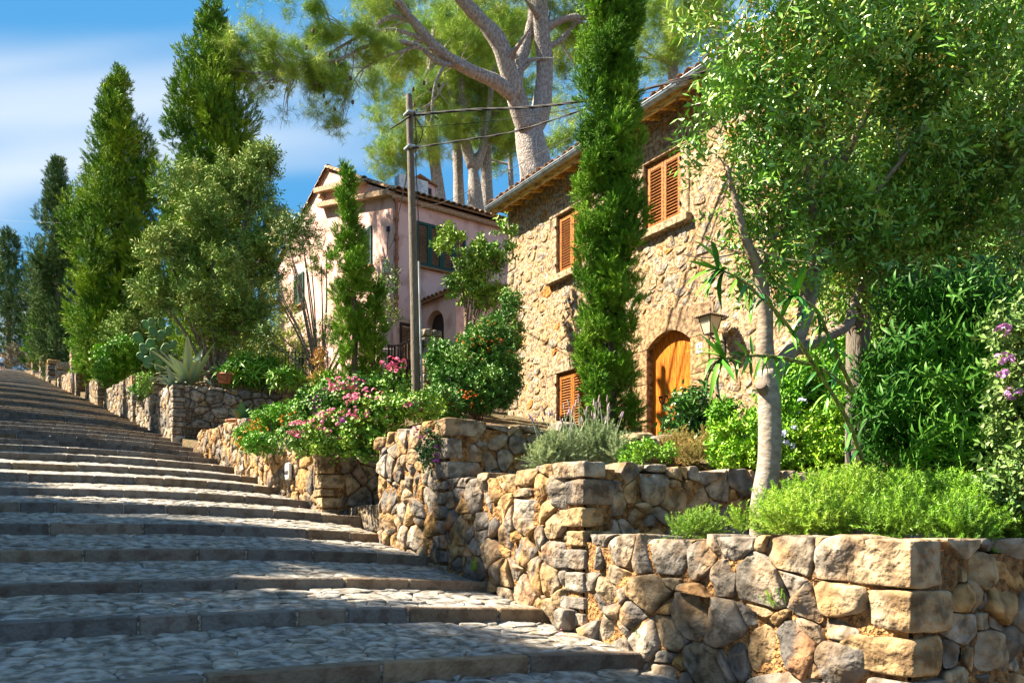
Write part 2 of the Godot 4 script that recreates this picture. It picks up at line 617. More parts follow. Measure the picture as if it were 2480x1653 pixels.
func terrace_wall(q: Array, label: String, near: bool, sx: float, sy: float, warm: float, gap: float) -> void:
	var t := thing("terrace_wall", label, "wall", Vector3(0.0, gs(q[0]), -q[0]), "stepped fieldstone terrace walls along the stairs")
	var w: float = q[1] - q[0]
	var cb := MB.new()
	var mort := Color(0.56, 0.31, 0.125) if warm > 0.4 else Color(0.30, 0.24, 0.18)
	core(cb, Vector3(0, 0, -q[1]), Vector3.BACK, Vector3.LEFT, w - 0.02, q[3], q[2], gs(q[1]), gs(q[0]), 0.3, t.position, mort, -0.01 if near else -0.016)
	if q[4] > 0.0:
		var low: float = gs(q[0]) - 0.3
		core(cb, Vector3(0.02, 0, -q[0]), Vector3.RIGHT, Vector3.BACK, q[4], q[2] - 0.02, q[5] - 0.02, low, low, 0.28, t.position, mort * 0.75, 0.0 if near else -0.02)
	part("mortar_core", cb.commit(), M.mortar, t)
	var qw := 0.24 if q[4] > 0.0 else 0.0
	face_of_stones(t, Vector3(0, 0, -q[1]), Vector3.BACK, Vector3.LEFT, w - qw * 0.9, minf(gs(q[0]), gs(q[1])) - 0.15, q[3], lerpf(q[3], q[2], 1.0 - qw / w), gs(q[1]), gs(q[0]), sx, sy, gap, near, warm, 0.048, 0.34)
	if q[4] > 0.0:
		var low: float = gs(q[0]) if q[0] < 0.0 else q[2] - 1.0
		face_of_stones(t, Vector3(qw, 0, -q[0]), Vector3.RIGHT, Vector3.BACK, q[4] - qw, low, q[2], q[5], low, low, sx * 0.82, sy * 0.86, gap * 1.1, near, warm * 0.75, 0.05, 0.3)
		# big squared stones at the corner
		var y := gs(q[0]) - 0.15
		var k := 0
		while y < q[2] - 0.03:
			var hgt := minf(R.randf_range(0.1, 0.22), q[2] - y)
			if q[2] - y - hgt < 0.09:
				hgt = q[2] - y
			var lz := R.randf_range(0.3, 0.44) if k % 2 == 0 else R.randf_range(0.2, 0.28)
			var lx := R.randf_range(0.18, 0.26) if k % 2 == 0 else R.randf_range(0.28, 0.4)
			var b := MB.new()
			var p := Vector3(lx * 0.5 - 0.03, y + hgt * 0.5, -q[0] - lz * 0.5 + 0.03)
			rock(b, Vector3.ZERO, Vector3(lx, hgt - 0.02, lz), 8 if near else 4, R.randf_range(8.0, 14.0), 0.012, stone_colors(warm * 0.7), Basis(Vector3.UP, R.randf_range(-0.06, 0.06)), p)
			part("corner_stone", b.commit(), M.stone, t, Transform3D(Basis(), p - t.position))
			y += hgt
			k += 1

# ---------------------------------------------------------------- the stairs
const STEP_S := [-2.3, -1.15, 0.0, 1.137, 2.075, 3.2, 4.443, 5.733, 6.917, 8.312, 9.531, 11.02, 12.35, 13.6, 14.81, 16.0, 17.2]

func camber(x: float) -> float:
	var k := clampf(-x / 2.6, 0.0, 1.0)
	return 0.095 * (1.0 - (1.0 - k) * (1.0 - k)) - 0.03 * smoothstep(4.0, 9.5, -x)

const FLAT_PROF := [[0.98, -1.0], [1.0, -0.1], [0.97, 0.55], [0.86, 0.95], [0.5, 1.0]]

func paving(st: Node3D, s0: float, s1: float, e0: float, e1: float, i: int, single: bool) -> void:
	# worn flat stones set in the tread, each its own height and tilt
	var w := 4.6 if i < 5 else 6.0
	var rest := MB.new()
	var sl := (e1 - e0) / (s1 - s0 + 0.04)
	for poly in cells(w, s1 - s0, 0.17, 0.115, 0.009, 0.1, 0.48):
		var m := mid(poly)
		var c := PackedVector2Array()
		var rad := 0.0
		for q in poly:
			c.append(q - m)
			rad = maxf(rad, (q - m).length())
		if rad < 0.03:
			continue
		c = rounded(rounded(c, 1, R.randf_range(0.1, 0.22)), 1, 0.25)
		var x := m.x - w + 0.02
		var s := s0 + m.y
		var cam := (camber(x + 0.1) - camber(x - 0.1)) / 0.2
		var a := Vector3(1, cam + R.randf_range(-0.03, 0.03), 0).normalized()
		var bq := Vector3(0, sl + R.randf_range(-0.035, 0.035), -1).normalized()
		var n := a.cross(bq).normalized()
		var bs := Basis(a, n.cross(a), n)
		var pos := Vector3(x, e0 + sl * (s - s0) + camber(x) - 0.016 + R.randf_range(-0.004, 0.004), -s)
		var k := R.randf()
		var c0 := Color(0.34, 0.35, 0.365).lerp(Color(0.44, 0.43, 0.40), k) * R.randf_range(0.9, 1.1)
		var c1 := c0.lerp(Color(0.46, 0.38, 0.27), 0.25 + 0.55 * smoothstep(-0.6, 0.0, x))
		var sb := MB.new()
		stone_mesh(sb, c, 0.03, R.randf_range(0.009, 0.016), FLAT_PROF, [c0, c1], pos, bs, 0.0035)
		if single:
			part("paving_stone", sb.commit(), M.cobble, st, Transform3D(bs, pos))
		else:
			var of := rest.v.size()
			for q in sb.v.size():
				rest.v.append(pos + bs * sb.v[q]); rest.c.append(sb.c[q]); rest.u.append(Vector2.ZERO)
			for q in sb.ix:
				rest.ix.append(q + of)
	if not single:
		tag(part("paving_stones", rest.commit(), M.cobble, st), "", "", "", "stuff")

func stairs() -> void:
	var root := Node3D.new()
	root.name = "stairway"
	add_child(root)
	tag(root, "long flight of shallow cobbled steps climbing beside the terrace walls", "", "", "structure")
	var ss := STEP_S.duplicate()
	while ss[-1] < 136.0:
		ss.append(ss[-1] + 1.2)
	for i in ss.size() - 1:
		var s0: float = ss[i]; var s1: float = ss[i + 1]
		var e0 := gs(s0) + 0.05
		var rise := clampf((gs(s1) - gs(s0)) * 0.42, 0.07, 0.105)
		var rise0 := clampf((s0 - (ss[i - 1] if i > 0 else s0 - 1.15)) * 0.178 * 0.55, 0.09, 0.14)
		var e1 := gs(s1) + 0.05 - rise
		var close: bool = i < 9
		# cobbled tread
		var b := MB.new()
		var nx: int = 420 if close else (110 if i < 30 else 30)
		var ns: int = 46 if close else (12 if i < 30 else 4)
		for iy in ns + 1:
			var f := float(iy) / ns
			var s := lerpf(s0 + 0.09, s1 + 0.05, f)
			for ixx in nx + 1:
				var x := lerpf(-9.4, 0.06, pow(float(ixx) / nx, 0.75))
				var y := lerpf(e0 - 0.004, e1 - 0.008, clampf((s - s0 - 0.09) / (s1 - s0 - 0.09), 0, 1)) + camber(x)
				var wq := NZ.get_noise_2d(x * 20.0, s * 20.0) * 0.22
				var cl := CELL.get_noise_2d(x * 0.8 + wq, s * 1.4 + wq)
				var nn := NZ.get_noise_3d(x * 60.0, s * 60.0, 3.0)
				var big := NZ.get_noise_3d(x * 8.0, s * 8.0, 30.0)
				if i < 30:
					y += (smoothstep(-1.0, -0.74, cl) - 1.0) * 0.013 + nn * 0.005 + NZ.get_noise_3d(x * 26.0, s * 40.0, 7.0) * 0.007 + big * 0.012
				if f < 0.02:
					y -= 0.02
				if i >= 1 and i < 9 and x > -6.2:
					y -= 0.012 + (smoothstep(-1.0, -0.74, cl) - 1.0) * 0.01
				var cc := Color(0.33, 0.335, 0.34).lerp(Color(0.46, 0.445, 0.41), clampf(0.5 + big * 1.2 + nn * 0.6, 0, 1))
				cc = cc.lerp(Color(0.22, 0.20, 0.18), (1.0 - smoothstep(-1.0, -0.8, cl)) * 0.75)
				var cv := CELLV.get_noise_2d(x * 0.8 + wq, s * 1.4 + wq)
				cc = cc * (1.0 + 0.4 * cv)
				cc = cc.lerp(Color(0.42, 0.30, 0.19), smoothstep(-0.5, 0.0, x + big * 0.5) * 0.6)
				if i >= 1 and i < 9 and x > -6.2:
					cc = Color(0.27, 0.25, 0.22) * (1.0 + 0.8 * nn)
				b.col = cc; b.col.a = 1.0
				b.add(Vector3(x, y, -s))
		for iy in ns:
			for ixx in nx:
				var a := iy * (nx + 1) + ixx
				b.quad(a, a + 1, a + nx + 2, a + nx + 1)
		var st := part("step", b.commit(), M.cobble, root)
		if i >= 1 and i < 9:
			paving(st, s0 + 0.12, s1 - 0.01, e0, e1, i, i == 3)
		# kerb stones: the riser of the step
		var x := 0.0 if s0 < 4.4 or s0 > 6.0 else 0.35
		x += R.randf_range(0.0, 0.06)
		var joined := MB.new()
		var lim := -9.4 if i < 30 else -7.5
		while x > lim:
			var l := R.randf_range(0.3, 0.95)
			var single: bool = i < 30
			var kb := MB.new() if single else joined
			var xm := x - l * 0.5
			var cb := camber(xm)
			var slope := (camber(x - l) - camber(x)) / l
			var dp := R.randf_range(0.11, 0.15)
			var tone := R.randf_range(0.7, 1.15)
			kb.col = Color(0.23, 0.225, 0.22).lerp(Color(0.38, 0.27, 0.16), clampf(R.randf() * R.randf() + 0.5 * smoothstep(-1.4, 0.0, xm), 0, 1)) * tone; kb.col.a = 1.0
			var ctr := Vector3(xm, e0 + cb - 0.2 + R.randf_range(-0.004, 0.004), -s0 - dp * 0.5 + R.randf_range(-0.004, 0.004) + 0.006 * NZ.get_noise_2d(x * 4.0, s0 * 30.0))
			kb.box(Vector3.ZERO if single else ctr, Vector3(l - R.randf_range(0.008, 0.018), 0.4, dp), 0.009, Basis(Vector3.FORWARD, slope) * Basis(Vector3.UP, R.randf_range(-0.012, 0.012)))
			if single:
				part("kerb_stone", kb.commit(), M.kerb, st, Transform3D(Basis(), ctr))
			x -= l
		if joined.v.size():
			tag(part("kerb_row", joined.commit(), M.kerb, st), "", "", "", "stuff")
		# mortar behind the joints of the kerb
		var mb := MB.new()
		mb.col = Color(0.56, 0.50, 0.42)
		for k in 12:
			var xa := lim + (0.0 - lim) * k / 12.0; var xb := lim + (0.0 - lim) * (k + 1) / 12.0
			var ya := e0 - 0.012 + camber(xa); var yb := e0 - 0.012 + camber(xb)
			mb.face([Vector3(xa, ya - 0.35, -s0 - 0.014), Vector3(xb, yb - 0.35, -s0 - 0.014), Vector3(xb, yb, -s0 - 0.014), Vector3(xa, ya, -s0 - 0.014)])
			mb.face([Vector3(xa, ya, -s0 - 0.014), Vector3(xb, yb, -s0 - 0.014), Vector3(xb, yb, -s0 - 0.14), Vector3(xa, ya, -s0 - 0.14)])
		part("joint_mortar", mb.commit(), M.mortar, st)

func ground() -> void:
	var xs := [-900.0, -400.0, -150.0, -60.0, -30.0, -18.0, -13.0, -11.0, -9.9, -9.6, -9.3, -6.0, -3.0, -1.0, 0.0, 0.15, 0.17, 0.4]
	var x := 0.7
	while x < 15.0:
		xs.append(x); x += 0.35
	xs.append_array([16.0, 18.0, 21.0, 25.0, 32.0, 45.0, 60.0, 100.0, 200.0, 450.0, 900.0])
	var ss := [-300.0, -100.0, -40.0, -15.0, -8.0, -5.0, -3.0, -2.4, -2.0, -1.71, -1.69]
	var s := -1.4
	while s < 26.0:
		ss.append(s); s += 0.35
	while s < 64.0:
		ss.append(s); s += 1.0
	for q in SEG:
		for e in [q[0], q[1]]:
			ss.append_array([e + 0.14, e + 0.16])
	ss.append_array([4.49, 4.51, 6.49, 6.51, 13.99, 14.01, 17.19, 17.21, 70.0, 80.0, 95.0, 115.0, 136.0, 160.0, 220.0, 400.0, 900.0])
	ss.sort()
	var b := MB.new()
	for sv in ss:
		for xv in xs:
			var n: float = NZ.get_noise_2d(xv * 20.0, sv * 20.0)
			b.col = Color(0.21, 0.14, 0.08).lerp(Color(0.16, 0.15, 0.06), clampf(n * 1.5 + 0.5, 0, 1)); b.col.a = 1.0
			b.add(Vector3(xv, terr(xv, sv) + n * 0.05 - 0.02, -sv))
	var m := xs.size()
	for i in ss.size() - 1:
		for j in m - 1:
			b.quad(i * m + j, i * m + j + 1, (i + 1) * m + j + 1, (i + 1) * m + j)
	struct("ground", b.commit(), M.soil, "hillside and garden soil rising behind the terrace walls")

# ---------------------------------------------------------------- shuttered windows
func shutter(t: Node3D, called: String, m: Material, o: Vector3, a: Vector3, nrm: Vector3, w: float, h: float, turn := 0.0, pitch := 0.062) -> void:
	# one louvred leaf, hinged at o (lower hinge-side corner), running along a
	var ra := a.rotated(Vector3.UP, turn)
	var rn := nrm.rotated(Vector3.UP, turn)
	var bs := Basis(ra, Vector3.UP, rn)
	var b := MB.new()
	var st := 0.075
	b.box(Vector3(st * 0.5, h * 0.5, 0), Vector3(st, h, 0.042), 0.004)
	b.box(Vector3(w - st * 0.5, h * 0.5, 0), Vector3(st, h, 0.042), 0.004)
	for y in [0.05, h - 0.045]:
		b.box(Vector3(w * 0.5, y, 0), Vector3(w - 2 * st, 0.09, 0.036), 0.003)
	var leaf := part(called, b.commit(false), m, t, Transform3D(bs, o))
	var y := 0.12
	var sl: ArrayMesh = bx(Vector3(w - 2 * st + 0.01, 0.011, 0.05), 0.002)
	while y < h - 0.1:
		part("slat", sl, m, leaf, Transform3D(Basis(Vector3.RIGHT, 0.75), Vector3(w * 0.5, y, 0)))
		y += pitch

func roof_tile_mesh(r: float, l: float, convex: bool) -> ArrayMesh:
	# a tapering half-round clay tile with thickness, lying along +z (its lower end at z = 0)
	var b := MB.new()
	var n := 9
	for side in 2:
		var st := b.v.size()
		for e in 2:
			var rr: float = (r if e == 0 else r * 0.8) - (0.016 if side == 1 else 0.0)
			for k in n + 1:
				var a := PI * k / n
				b.add(Vector3(cos(a) * rr, sin(a) * rr * (0.85 if convex else -0.7), -l * e))
		for k in n:
			if (side == 0) == convex:
				b.quad(st + k, st + n + 1 + k, st + n + 2 + k, st + k + 1)
			else:
				b.quad(st + k, st + k + 1, st + n + 2 + k, st + n + 1 + k)
	for k in n:
		var s2 := 2 * (n + 1)
		b.quad(k, k + 1, s2 + k + 1, s2 + k)
	return b.commit(false)

# ---------------------------------------------------------------- the stone house
func stone_house() -> void:
	var HP := Vector3(7.6, 3.3, -9.0)
	var t := thing("stone_house", "two-storey honey-coloured rubble stone house with orange shutters and arched plank door", "house", HP)
	var A := Vector3.BACK
	var N := Vector3.LEFT
	# openings: from z0 to z1 (far to near), y0 to y1
	var holes := [[-8.95, -7.9, 7.68, 9.03], [-12.07, -10.98, 7.62, 9.0], [-12.07, -10.95, 3.95, 5.33], [-8.87, -7.6, 3.0, 5.62]]
	var z0 := -14.25
	var z1 := -3.2
	var y0 := 2.6
	var y1 := 9.95
	var b := MB.new()
	var nx := 160
	var ny := 110
	var idx := {}
	for i in nx + 1:
		for j in ny + 1:
			var p := Vector3(7.6, lerpf(y0, y1, float(j) / ny), lerpf(z0, z1, float(i) / nx))
			var k := NZ.get_noise_3dv(p * 40.0)
			var k2 := NZ.get_noise_3dv(p * 12.0)
			b.col = Color(0.60, 0.39, 0.22).lerp(Color(0.62, 0.47, 0.31), clampf(0.5 + k2 * 1.3, 0, 1)) * (1.0 + 0.35 * k)
			b.col.a = 1.0
			b.add(p + N * (k * 0.010 + k2 * 0.013 + 0.004) - HP)
	for i in nx:
		for j in ny:
			var zc := lerpf(z0, z1, (i + 0.5) / nx); var yc := lerpf(y0, y1, (j + 0.5) / ny)
			var skip := false
			for h in holes:
				if zc > h[0] - 0.04 and zc < h[1] + 0.04 and yc > h[2] and yc < h[3] + 0.04:
					skip = true
			if not skip:
				var q := i * (ny + 1) + j
				b.quad(q, q + ny + 1, q + ny + 2, q + 1)
	b.col = Color(0.48, 0.34, 0.2)
	b.box(Vector3(7.85 + 3.0, (y0 + y1) * 0.5, (z0 + z1) * 0.5) - HP, Vector3(5.9, y1 - y0, z1 - z0 - 0.01))
	b.box(Vector3(7.76, (y0 + y1) * 0.5, z0 + 0.06) - HP, Vector3(0.3, y1 - y0, 0.12))
	b.box(Vector3(7.76, (y0 + y1) * 0.5, z1 - 0.06) - HP, Vector3(0.3, y1 - y0, 0.12))
	part("wall", b.commit(), M.render, t)
	# rubble
	var polys := cells(z1 - z0, y1 - y0, 0.25, 0.18, 0.02, 0.1, 0.48)
	var items := []
	for poly in polys:
		var m := mid(poly)
		var z := z0 + m.x
		var y := y0 + m.y
		var bad: bool = z < z0 + 0.28
		for h in holes:
			var mg := 0.32 if h[2] > 3.5 else 0.5
			if z > h[0] - mg and z < h[1] + mg and y > h[2] - 0.25 and y < h[3] + 0.32:
				bad = true
		if bad:
			continue
		var c := PackedVector2Array()
		var sc := R.randf_range(0.7, 0.98)
		var rad := 0.0
		for q in poly:
			c.append((q - m) * sc)
			rad = maxf(rad, c[-1].length())
		if rad < 0.05:
			continue
		c = rounded(rounded(c, 1, R.randf_range(0.1, 0.25)), 1, 0.25)
		items.append([c, z, y, rad, rad / Vector3(7.6 + 3.66, y - 1.6, z - 4.29).length() * (0.2 if z > -6.4 else 1.0)])
	items.sort_custom(func(p, q): return p[4] > q[4])
	var rest := MB.new()
	var bs := Basis(A, Vector3.UP, N)
	for i in items.size():
		var it: Array = items[i]
		var sb := MB.new()
		var pos := Vector3(7.6, it[2], it[1])
		var cols := stone_colors(0.5)
		cols[0] = cols[0].lerp(Color(0.56, 0.52, 0.47), R.randf_range(0.0, 0.7))
		cols[1] = cols[1].lerp(Color(0.56, 0.40, 0.22), 0.4)
		if R.randf() < 0.03:
			cols = [RUST, OCHRE]
		stone_mesh(sb, it[0], 0.06, minf(it[3] * 0.2, 0.028) * R.randf_range(0.4, 1.2), FAR_PROF if i > 300 else NEAR_PROF, cols, pos, bs, 0.006)
		if i < 300:
			part("rubble_stone", sb.commit(), M.stone, t, Transform3D(bs, pos - HP))
		else:
			var of := rest.v.size()
			for k in sb.v.size():
				rest.v.append(pos - HP + bs * sb.v[k]); rest.c.append(sb.c[k]); rest.u.append(Vector2.ZERO)
			for k in sb.ix:
				rest.ix.append(k + of)
	tag(part("rubble_stones", rest.commit(), M.stone, t), "", "", "", "stuff")
	# corner blocks
	var y := 3.0
	var k := 0
	while y < 9.7:
		var hgt := R.randf_range(0.24, 0.4)
		var lz := R.randf_range(0.34, 0.5) if k % 2 == 0 else R.randf_range(0.2, 0.3)
		var qb := MB.new()
		var p := Vector3(7.6 + 0.1, y + hgt * 0.5, z0 - 0.02 + lz * 0.5)
		rock(qb, Vector3.ZERO, Vector3(0.28, hgt - 0.02, lz), 5, 7.0, 0.012, [Color(0.46, 0.38, 0.28) * R.randf_range(0.8, 1.1), BEIGE], Basis(), p)
		part("corner_stone", qb.commit(), M.stone, t, Transform3D(Basis(), p - HP))
		y += hgt
		k += 1
	# dressed stone round the windows
	var warmer := [0.0]
	var dress := func(za: float, zb: float, ya: float, yb: float, proud: float, deep: float):
		var db := MB.new()
		db.col = Color(0.50, 0.40, 0.29).lerp(Color(0.50, 0.31, 0.15), maxf(R.randf() * 0.5, warmer[0])) * R.randf_range(0.9, 1.08)
		db.col.a = 1.0
		var pp := Vector3(7.6 - proud + deep * 0.5, (ya + yb) * 0.5, (za + zb) * 0.5)
		db.box(Vector3.ZERO, Vector3(deep, yb - ya - 0.006, zb - za - 0.006), 0.012)
		part("dressed_stone", db.commit(), M.dressed, t, Transform3D(Basis(), pp - HP))
	for w in 3:
		var h: Array = holes[w]
		var jw := 0.25 if w == 0 else 0.2
		dress.call(h[0] - (0.5 if w == 0 else 0.3), h[1] + 0.42, h[3], h[3] + 0.3, 0.03, 0.3)
		for e in 2:
			var zz: float = h[0] - jw if e == 0 else h[1]
			var ya: float = h[2]
			for j in 3:
				var yb: float = lerpf(h[2], h[3], (j + 1) / 3.0)
				dress.call(zz, zz + jw, ya, yb, 0.025, 0.28)
				ya = yb
		if w < 2:
			var sb := MB.new()
			sb.col = Color(0.52, 0.40, 0.26)
			sb.box(Vector3.ZERO, Vector3(0.42, 0.17, h[1] - h[0] + 0.62), 0.02)
			part("sill", sb.commit(), M.dressed, t, Transform3D(Basis(), Vector3(7.6 + 0.07, h[2] - 0.09, (h[0] + h[1]) * 0.5) - HP))
		else:
			dress.call(h[0] - 0.2, h[1] + 0.2, h[2] - 0.22, h[2], 0.03, 0.3)
		# frame and the two closed shutters
		var fb := MB.new()
		var xw := 7.66
		for e in [h[0] + 0.025, h[1] - 0.025]:
			fb.box(Vector3(xw + 0.03, (h[2] + h[3]) * 0.5, e) - HP, Vector3(0.07, h[3] - h[2] - 0.01, 0.045), 0.004)
		fb.box(Vector3(xw + 0.03, h[3] - 0.03, (h[0] + h[1]) * 0.5) - HP, Vector3(0.065, 0.045, h[1] - h[0] - 0.1), 0.004)
		fb.box(Vector3(xw + 0.12, (h[2] + h[3]) * 0.5, (h[0] + h[1]) * 0.5) - HP, Vector3(0.02, h[3] - h[2] - 0.1, h[1] - h[0] - 0.08))
		part("window_frame", fb.commit(false), M.shutter_wood, t)
		var half: float = (h[1] - h[0] - 0.1) * 0.5
		for e in 2:
			shutter(t, "shutter", M.shutter_wood, Vector3(xw, h[2] + 0.015, h[0] + 0.05 + half * e) - HP, A, N, half - 0.004, h[3] - h[2] - 0.075)
		for e in [h[0] - 0.02, h[1] + 0.02]:
			for f in [0.18, 0.82]:
				part("hinge", bx(Vector3(0.03, 0.07, 0.03), 0.005), M.iron, t, at(7.56 - HP.x, lerpf(h[2], h[3], f) - HP.y, e - HP.z))
	warmer[0] = 0.85
	# the door, its planks under a flat arch
	var dz0 := -8.85
	var dz1 := -7.62
	var arch := func(z: float) -> float:
		var q: float = (z - (dz0 + dz1) * 0.5) / ((dz1 - dz0) * 0.5)
		return 5.30 + 0.26 * (1.0 - q * q)
	var dn := 7
	var door := Node3D.new()
	door.name = "door"
	t.add_child(door)
	for i in dn:
		var a0 := lerpf(dz0, dz1, float(i) / dn) + 0.003
		var a1 := lerpf(dz0, dz1, float(i + 1) / dn) - 0.003
		var pl := PackedVector2Array([Vector2(a0, 3.28), Vector2(a1, 3.28)])
		for e in 6:
			var zz := lerpf(a1, a0, e / 5.0)
			pl.append(Vector2(zz, arch.call(zz) - 0.005))
		var pb := MB.new()
		pb.col = Color(1, 1, 1) * R.randf_range(0.82, 1.12); pb.col.a = 1.0
		pb.prism(pl, Vector3(7.72, 0, 0) - HP, A, Vector3.UP, N, -0.04, 0.0 + R.randf_range(0.0, 0.004))
		part("plank", pb.commit(), M.door_wood, door)
	part("door_backing", bx(Vector3(0.03, 2.2, 1.2)), M.shutter_wood, door, at(7.775 - HP.x, 4.35 - HP.y, -8.23 - HP.z))
	for e in [[-8.5, 4.32], [-8.08, 4.3]]:
		var hb := MB.new()
		var pts := []
		for k2 in 13:
			var a := PI * (1.02 + 0.96 * k2 / 12.0)
			pts.append(Vector3(7.665, e[1] + sin(a) * 0.13, e[0] + cos(a) * 0.085) - HP)
		var rr := []
		for k2 in 13:
			rr.append(0.012 + 0.006 * sin(PI * k2 / 12.0))
		hb.tube(pts, rr, 8)
		for sd in [-1, 1]:
			hb.tube([Vector3(7.72, e[1], e[0] + sd * 0.085) - HP, Vector3(7.655, e[1], e[0] + sd * 0.085) - HP], [0.022, 0.017], 8)
		part("handle", hb.commit(false), M.iron, door)
	for sd in 2:
		var ya := 3.1
		for j in 3:
			var yb: float = [3.85, 4.6, 5.3][j]
			var za: float = (dz0 - R.randf_range(0.38, 0.5)) if sd == 0 else dz1
			var zb: float = dz0 if sd == 0 else dz1 + R.randf_range(0.38, 0.55)
			dress.call(za, zb, ya, yb, 0.03, 0.3)
			ya = yb
	for sd in 2:
		var zm := -8.2
		var za := -9.35 if sd == 0 else zm + 0.004
		var zb := zm - 0.004 if sd == 0 else -7.0
		var pl := PackedVector2Array()
		pl.append(Vector2(za, 5.95 if sd == 0 else 5.98)); pl.append(Vector2(za, 5.3 if sd == 0 else arch.call(zm)))
		if sd == 0:
			for e in 7:
				var zz := lerpf(dz0, zb, e / 6.0); pl.append(Vector2(zz, arch.call(zz)))
			pl.append(Vector2(zb, 6.02))
		else:
			for e in range(1, 7):
				var zz := lerpf(za, dz1, e / 6.0); pl.append(Vector2(zz, arch.call(zz)))
			pl.append(Vector2(zb, 5.3)); pl.append(Vector2(zb, 5.85))
		var lb := MB.new()
		lb.col = Color(0.46, 0.31, 0.17) if sd == 0 else Color(0.38, 0.26, 0.16)
		lb.prism(pl, Vector3(7.6, 0, 0) - HP, A, Vector3.UP, N, -0.26, 0.035)
		part("arch_stone", lb.commit(), M.dressed, t)
	dress.call(dz0 - 0.1, dz1 + 0.1, 3.0, 3.27, 0.2, 0.5)
	# eaves: boards, rafter ends, fascia, gutter, tiles
	var eb := MB.new()
	var zm2 := (z0 + z1) * 0.5
	var zl := z1 - z0 + 0.3
	part("eaves_board", bx(Vector3(0.62, 0.03, zl)), M.eave_wood, t, Transform3D(Basis(Vector3.BACK, 0.2), Vector3(7.45, 9.86, zm2) - HP))
	part("fascia", bx(Vector3(0.03, 0.15, zl), 0.004), M.eave_wood, t, at(7.2 - HP.x, 9.75 - HP.y, zm2 - HP.z))
	var rf := bx(Vector3(0.36, 0.09, 0.085), 0.008)
	var z := z0 + 0.25
	while z < z1:
		part("rafter", rf, M.eave_wood, t, Transform3D(Basis(Vector3.BACK, 0.2), Vector3(7.42, 9.77, z) - HP))
		z += 0.46
	var gb := MB.new()
	var gn := 9
	for e in 2:
		for k2 in gn + 1:
			var a := PI + PI * k2 / gn
			gb.add(Vector3(7.1 + cos(a) * 0.085, 9.88 + sin(a) * 0.085, (z0 - 0.2) if e == 0 else z1 + 0.15) - HP)
	for k2 in gn:
		gb.quad(k2, k2 + 1, k2 + gn + 2, k2 + gn + 1)
	gb.tube([Vector3(7.015, 9.88, z0 - 0.2) - HP, Vector3(7.015, 9.88, z1 + 0.15) - HP], [0.012, 0.012], 6)
	gb.tube([Vector3(7.1, 9.84, z0 - 0.2) - HP, Vector3(7.1, 9.84, z0 - 0.195) - HP], [0.06, 0.08], 10)
	part("gutter", gb.commit(false), M.zinc, t)
	z = z0 + 0.6
	while z < z1:
		var pb := MB.new()
		var pts := []; var rr := []
		for k2 in 9:
			var a := PI + PI * k2 / 8.0
			pts.append(Vector3(7.1 + cos(a) * 0.092, 9.88 + sin(a) * 0.092, z) - HP); rr.append(0.009)
		pb.tube(pts, rr, 5)
		part("gutter_bracket", pb.commit(false), M.zinc, t)
		z += 1.25
	var slab := MB.new()
	slab.col = Color(0.4, 0.2, 0.1)
	slab.prism(PackedVector2Array([Vector2(7.22, 9.9), Vector2(10.8, 11.0), Vector2(14.4, 9.9), Vector2(14.4, 9.82), Vector2(7.22, 9.82)]), Vector3(0, 0, z0 - 0.15) - HP, Vector3.RIGHT, Vector3.UP, Vector3.BACK, 0.0, zl)
	part("roof", slab.commit(), M.tile, t)
	var tile := roof_tile_mesh(0.125, 0.45, true)
	var pan := roof_tile_mesh(0.125, 0.45, false)
	var dirb := Basis(Vector3.BACK, Vector3(0.956, 0.292, 0).cross(Vector3.BACK) * -1.0, Vector3(-0.956, -0.292, 0))
	dirb = Basis(Vector3.BACK * -1.0, Vector3(-0.292, 0.956, 0), Vector3(-0.956, -0.292, 0))
	z = z0 - 0.05
	while z < z1:
		for row in 2:
			var o := Vector3(7.14 + row * 0.36, 9.95 + row * 0.112, z) + Vector3(R.randf_range(-0.03, 0.02), R.randf_range(-0.01, 0.012), R.randf_range(-0.012, 0.012))
			var bb := dirb * Basis(Vector3.UP, R.randf_range(-0.06, 0.06))
			part("roof_tile", tile, M.tile if R.randf() < 0.5 else M.tile2, t, Transform3D(bb, o - HP))
		part("roof_tile", pan, M.tile2, t, Transform3D(dirb, Vector3(7.16, 9.97, z + 0.12) - HP))
		z += 0.245
	var mm := MultiMesh.new()
	mm.transform_format = MultiMesh.TRANSFORM_3D
	mm.mesh = tile
	var nz := int((z1 - z0) / 0.245)
	mm.instance_count = nz * 8
	for i in nz:
		for row in 8:
			mm.set_instance_transform(i * 8 + row, Transform3D(dirb, Vector3(7.14 + (row + 2) * 0.36, 9.95 + (row + 2) * 0.112, z0 - 0.05 + i * 0.245) - HP))
	var mi := MultiMeshInstance3D.new()
	mi.name = "roof_tiles"
	mi.multimesh = mm
	mi.material_override = M.tile
	t.add_child(mi)
	tag(mi, "", "", "", "stuff")

	# house number plate
	var hn := thing("house_number", "small white ceramic plate with the number 42 beside the arched door", "number plate", Vector3(7.565, 5.06, -7.36))
	part("plate", bx(Vector3(0.012, 0.19, 0.17), 0.004), M.white, hn)
	var tm := TextMesh.new()
	tm.text = "42"
	var fnt := SystemFont.new()
	fnt.font_names = PackedStringArray(["Droid Sans"])
	tm.font = fnt
	tm.font_size = 16
	tm.pixel_size = 0.0085
	tm.depth = 0.004
	part("digits", tm, M.ink, hn, Transform3D(Basis(A, Vector3.UP, N), Vector3(-0.0075, 0.0, 0.0)))

	# lantern
	var ln := thing("wall_lantern", "wrought iron lantern with frosted panes on a scrolled wall bracket", "lantern", Vector3(7.58, 4.95, -6.75))
	var br := MB.new()
	br.box(Vector3(0.0, -0.02, 0), Vector3(0.025, 0.42, 0.06), 0.006)
	br.tube([Vector3(-0.01, 0.1, 0), Vector3(-0.2, 0.12, 0), Vector3(-0.34, 0.17, 0)], [0.013, 0.013, 0.012], 8)
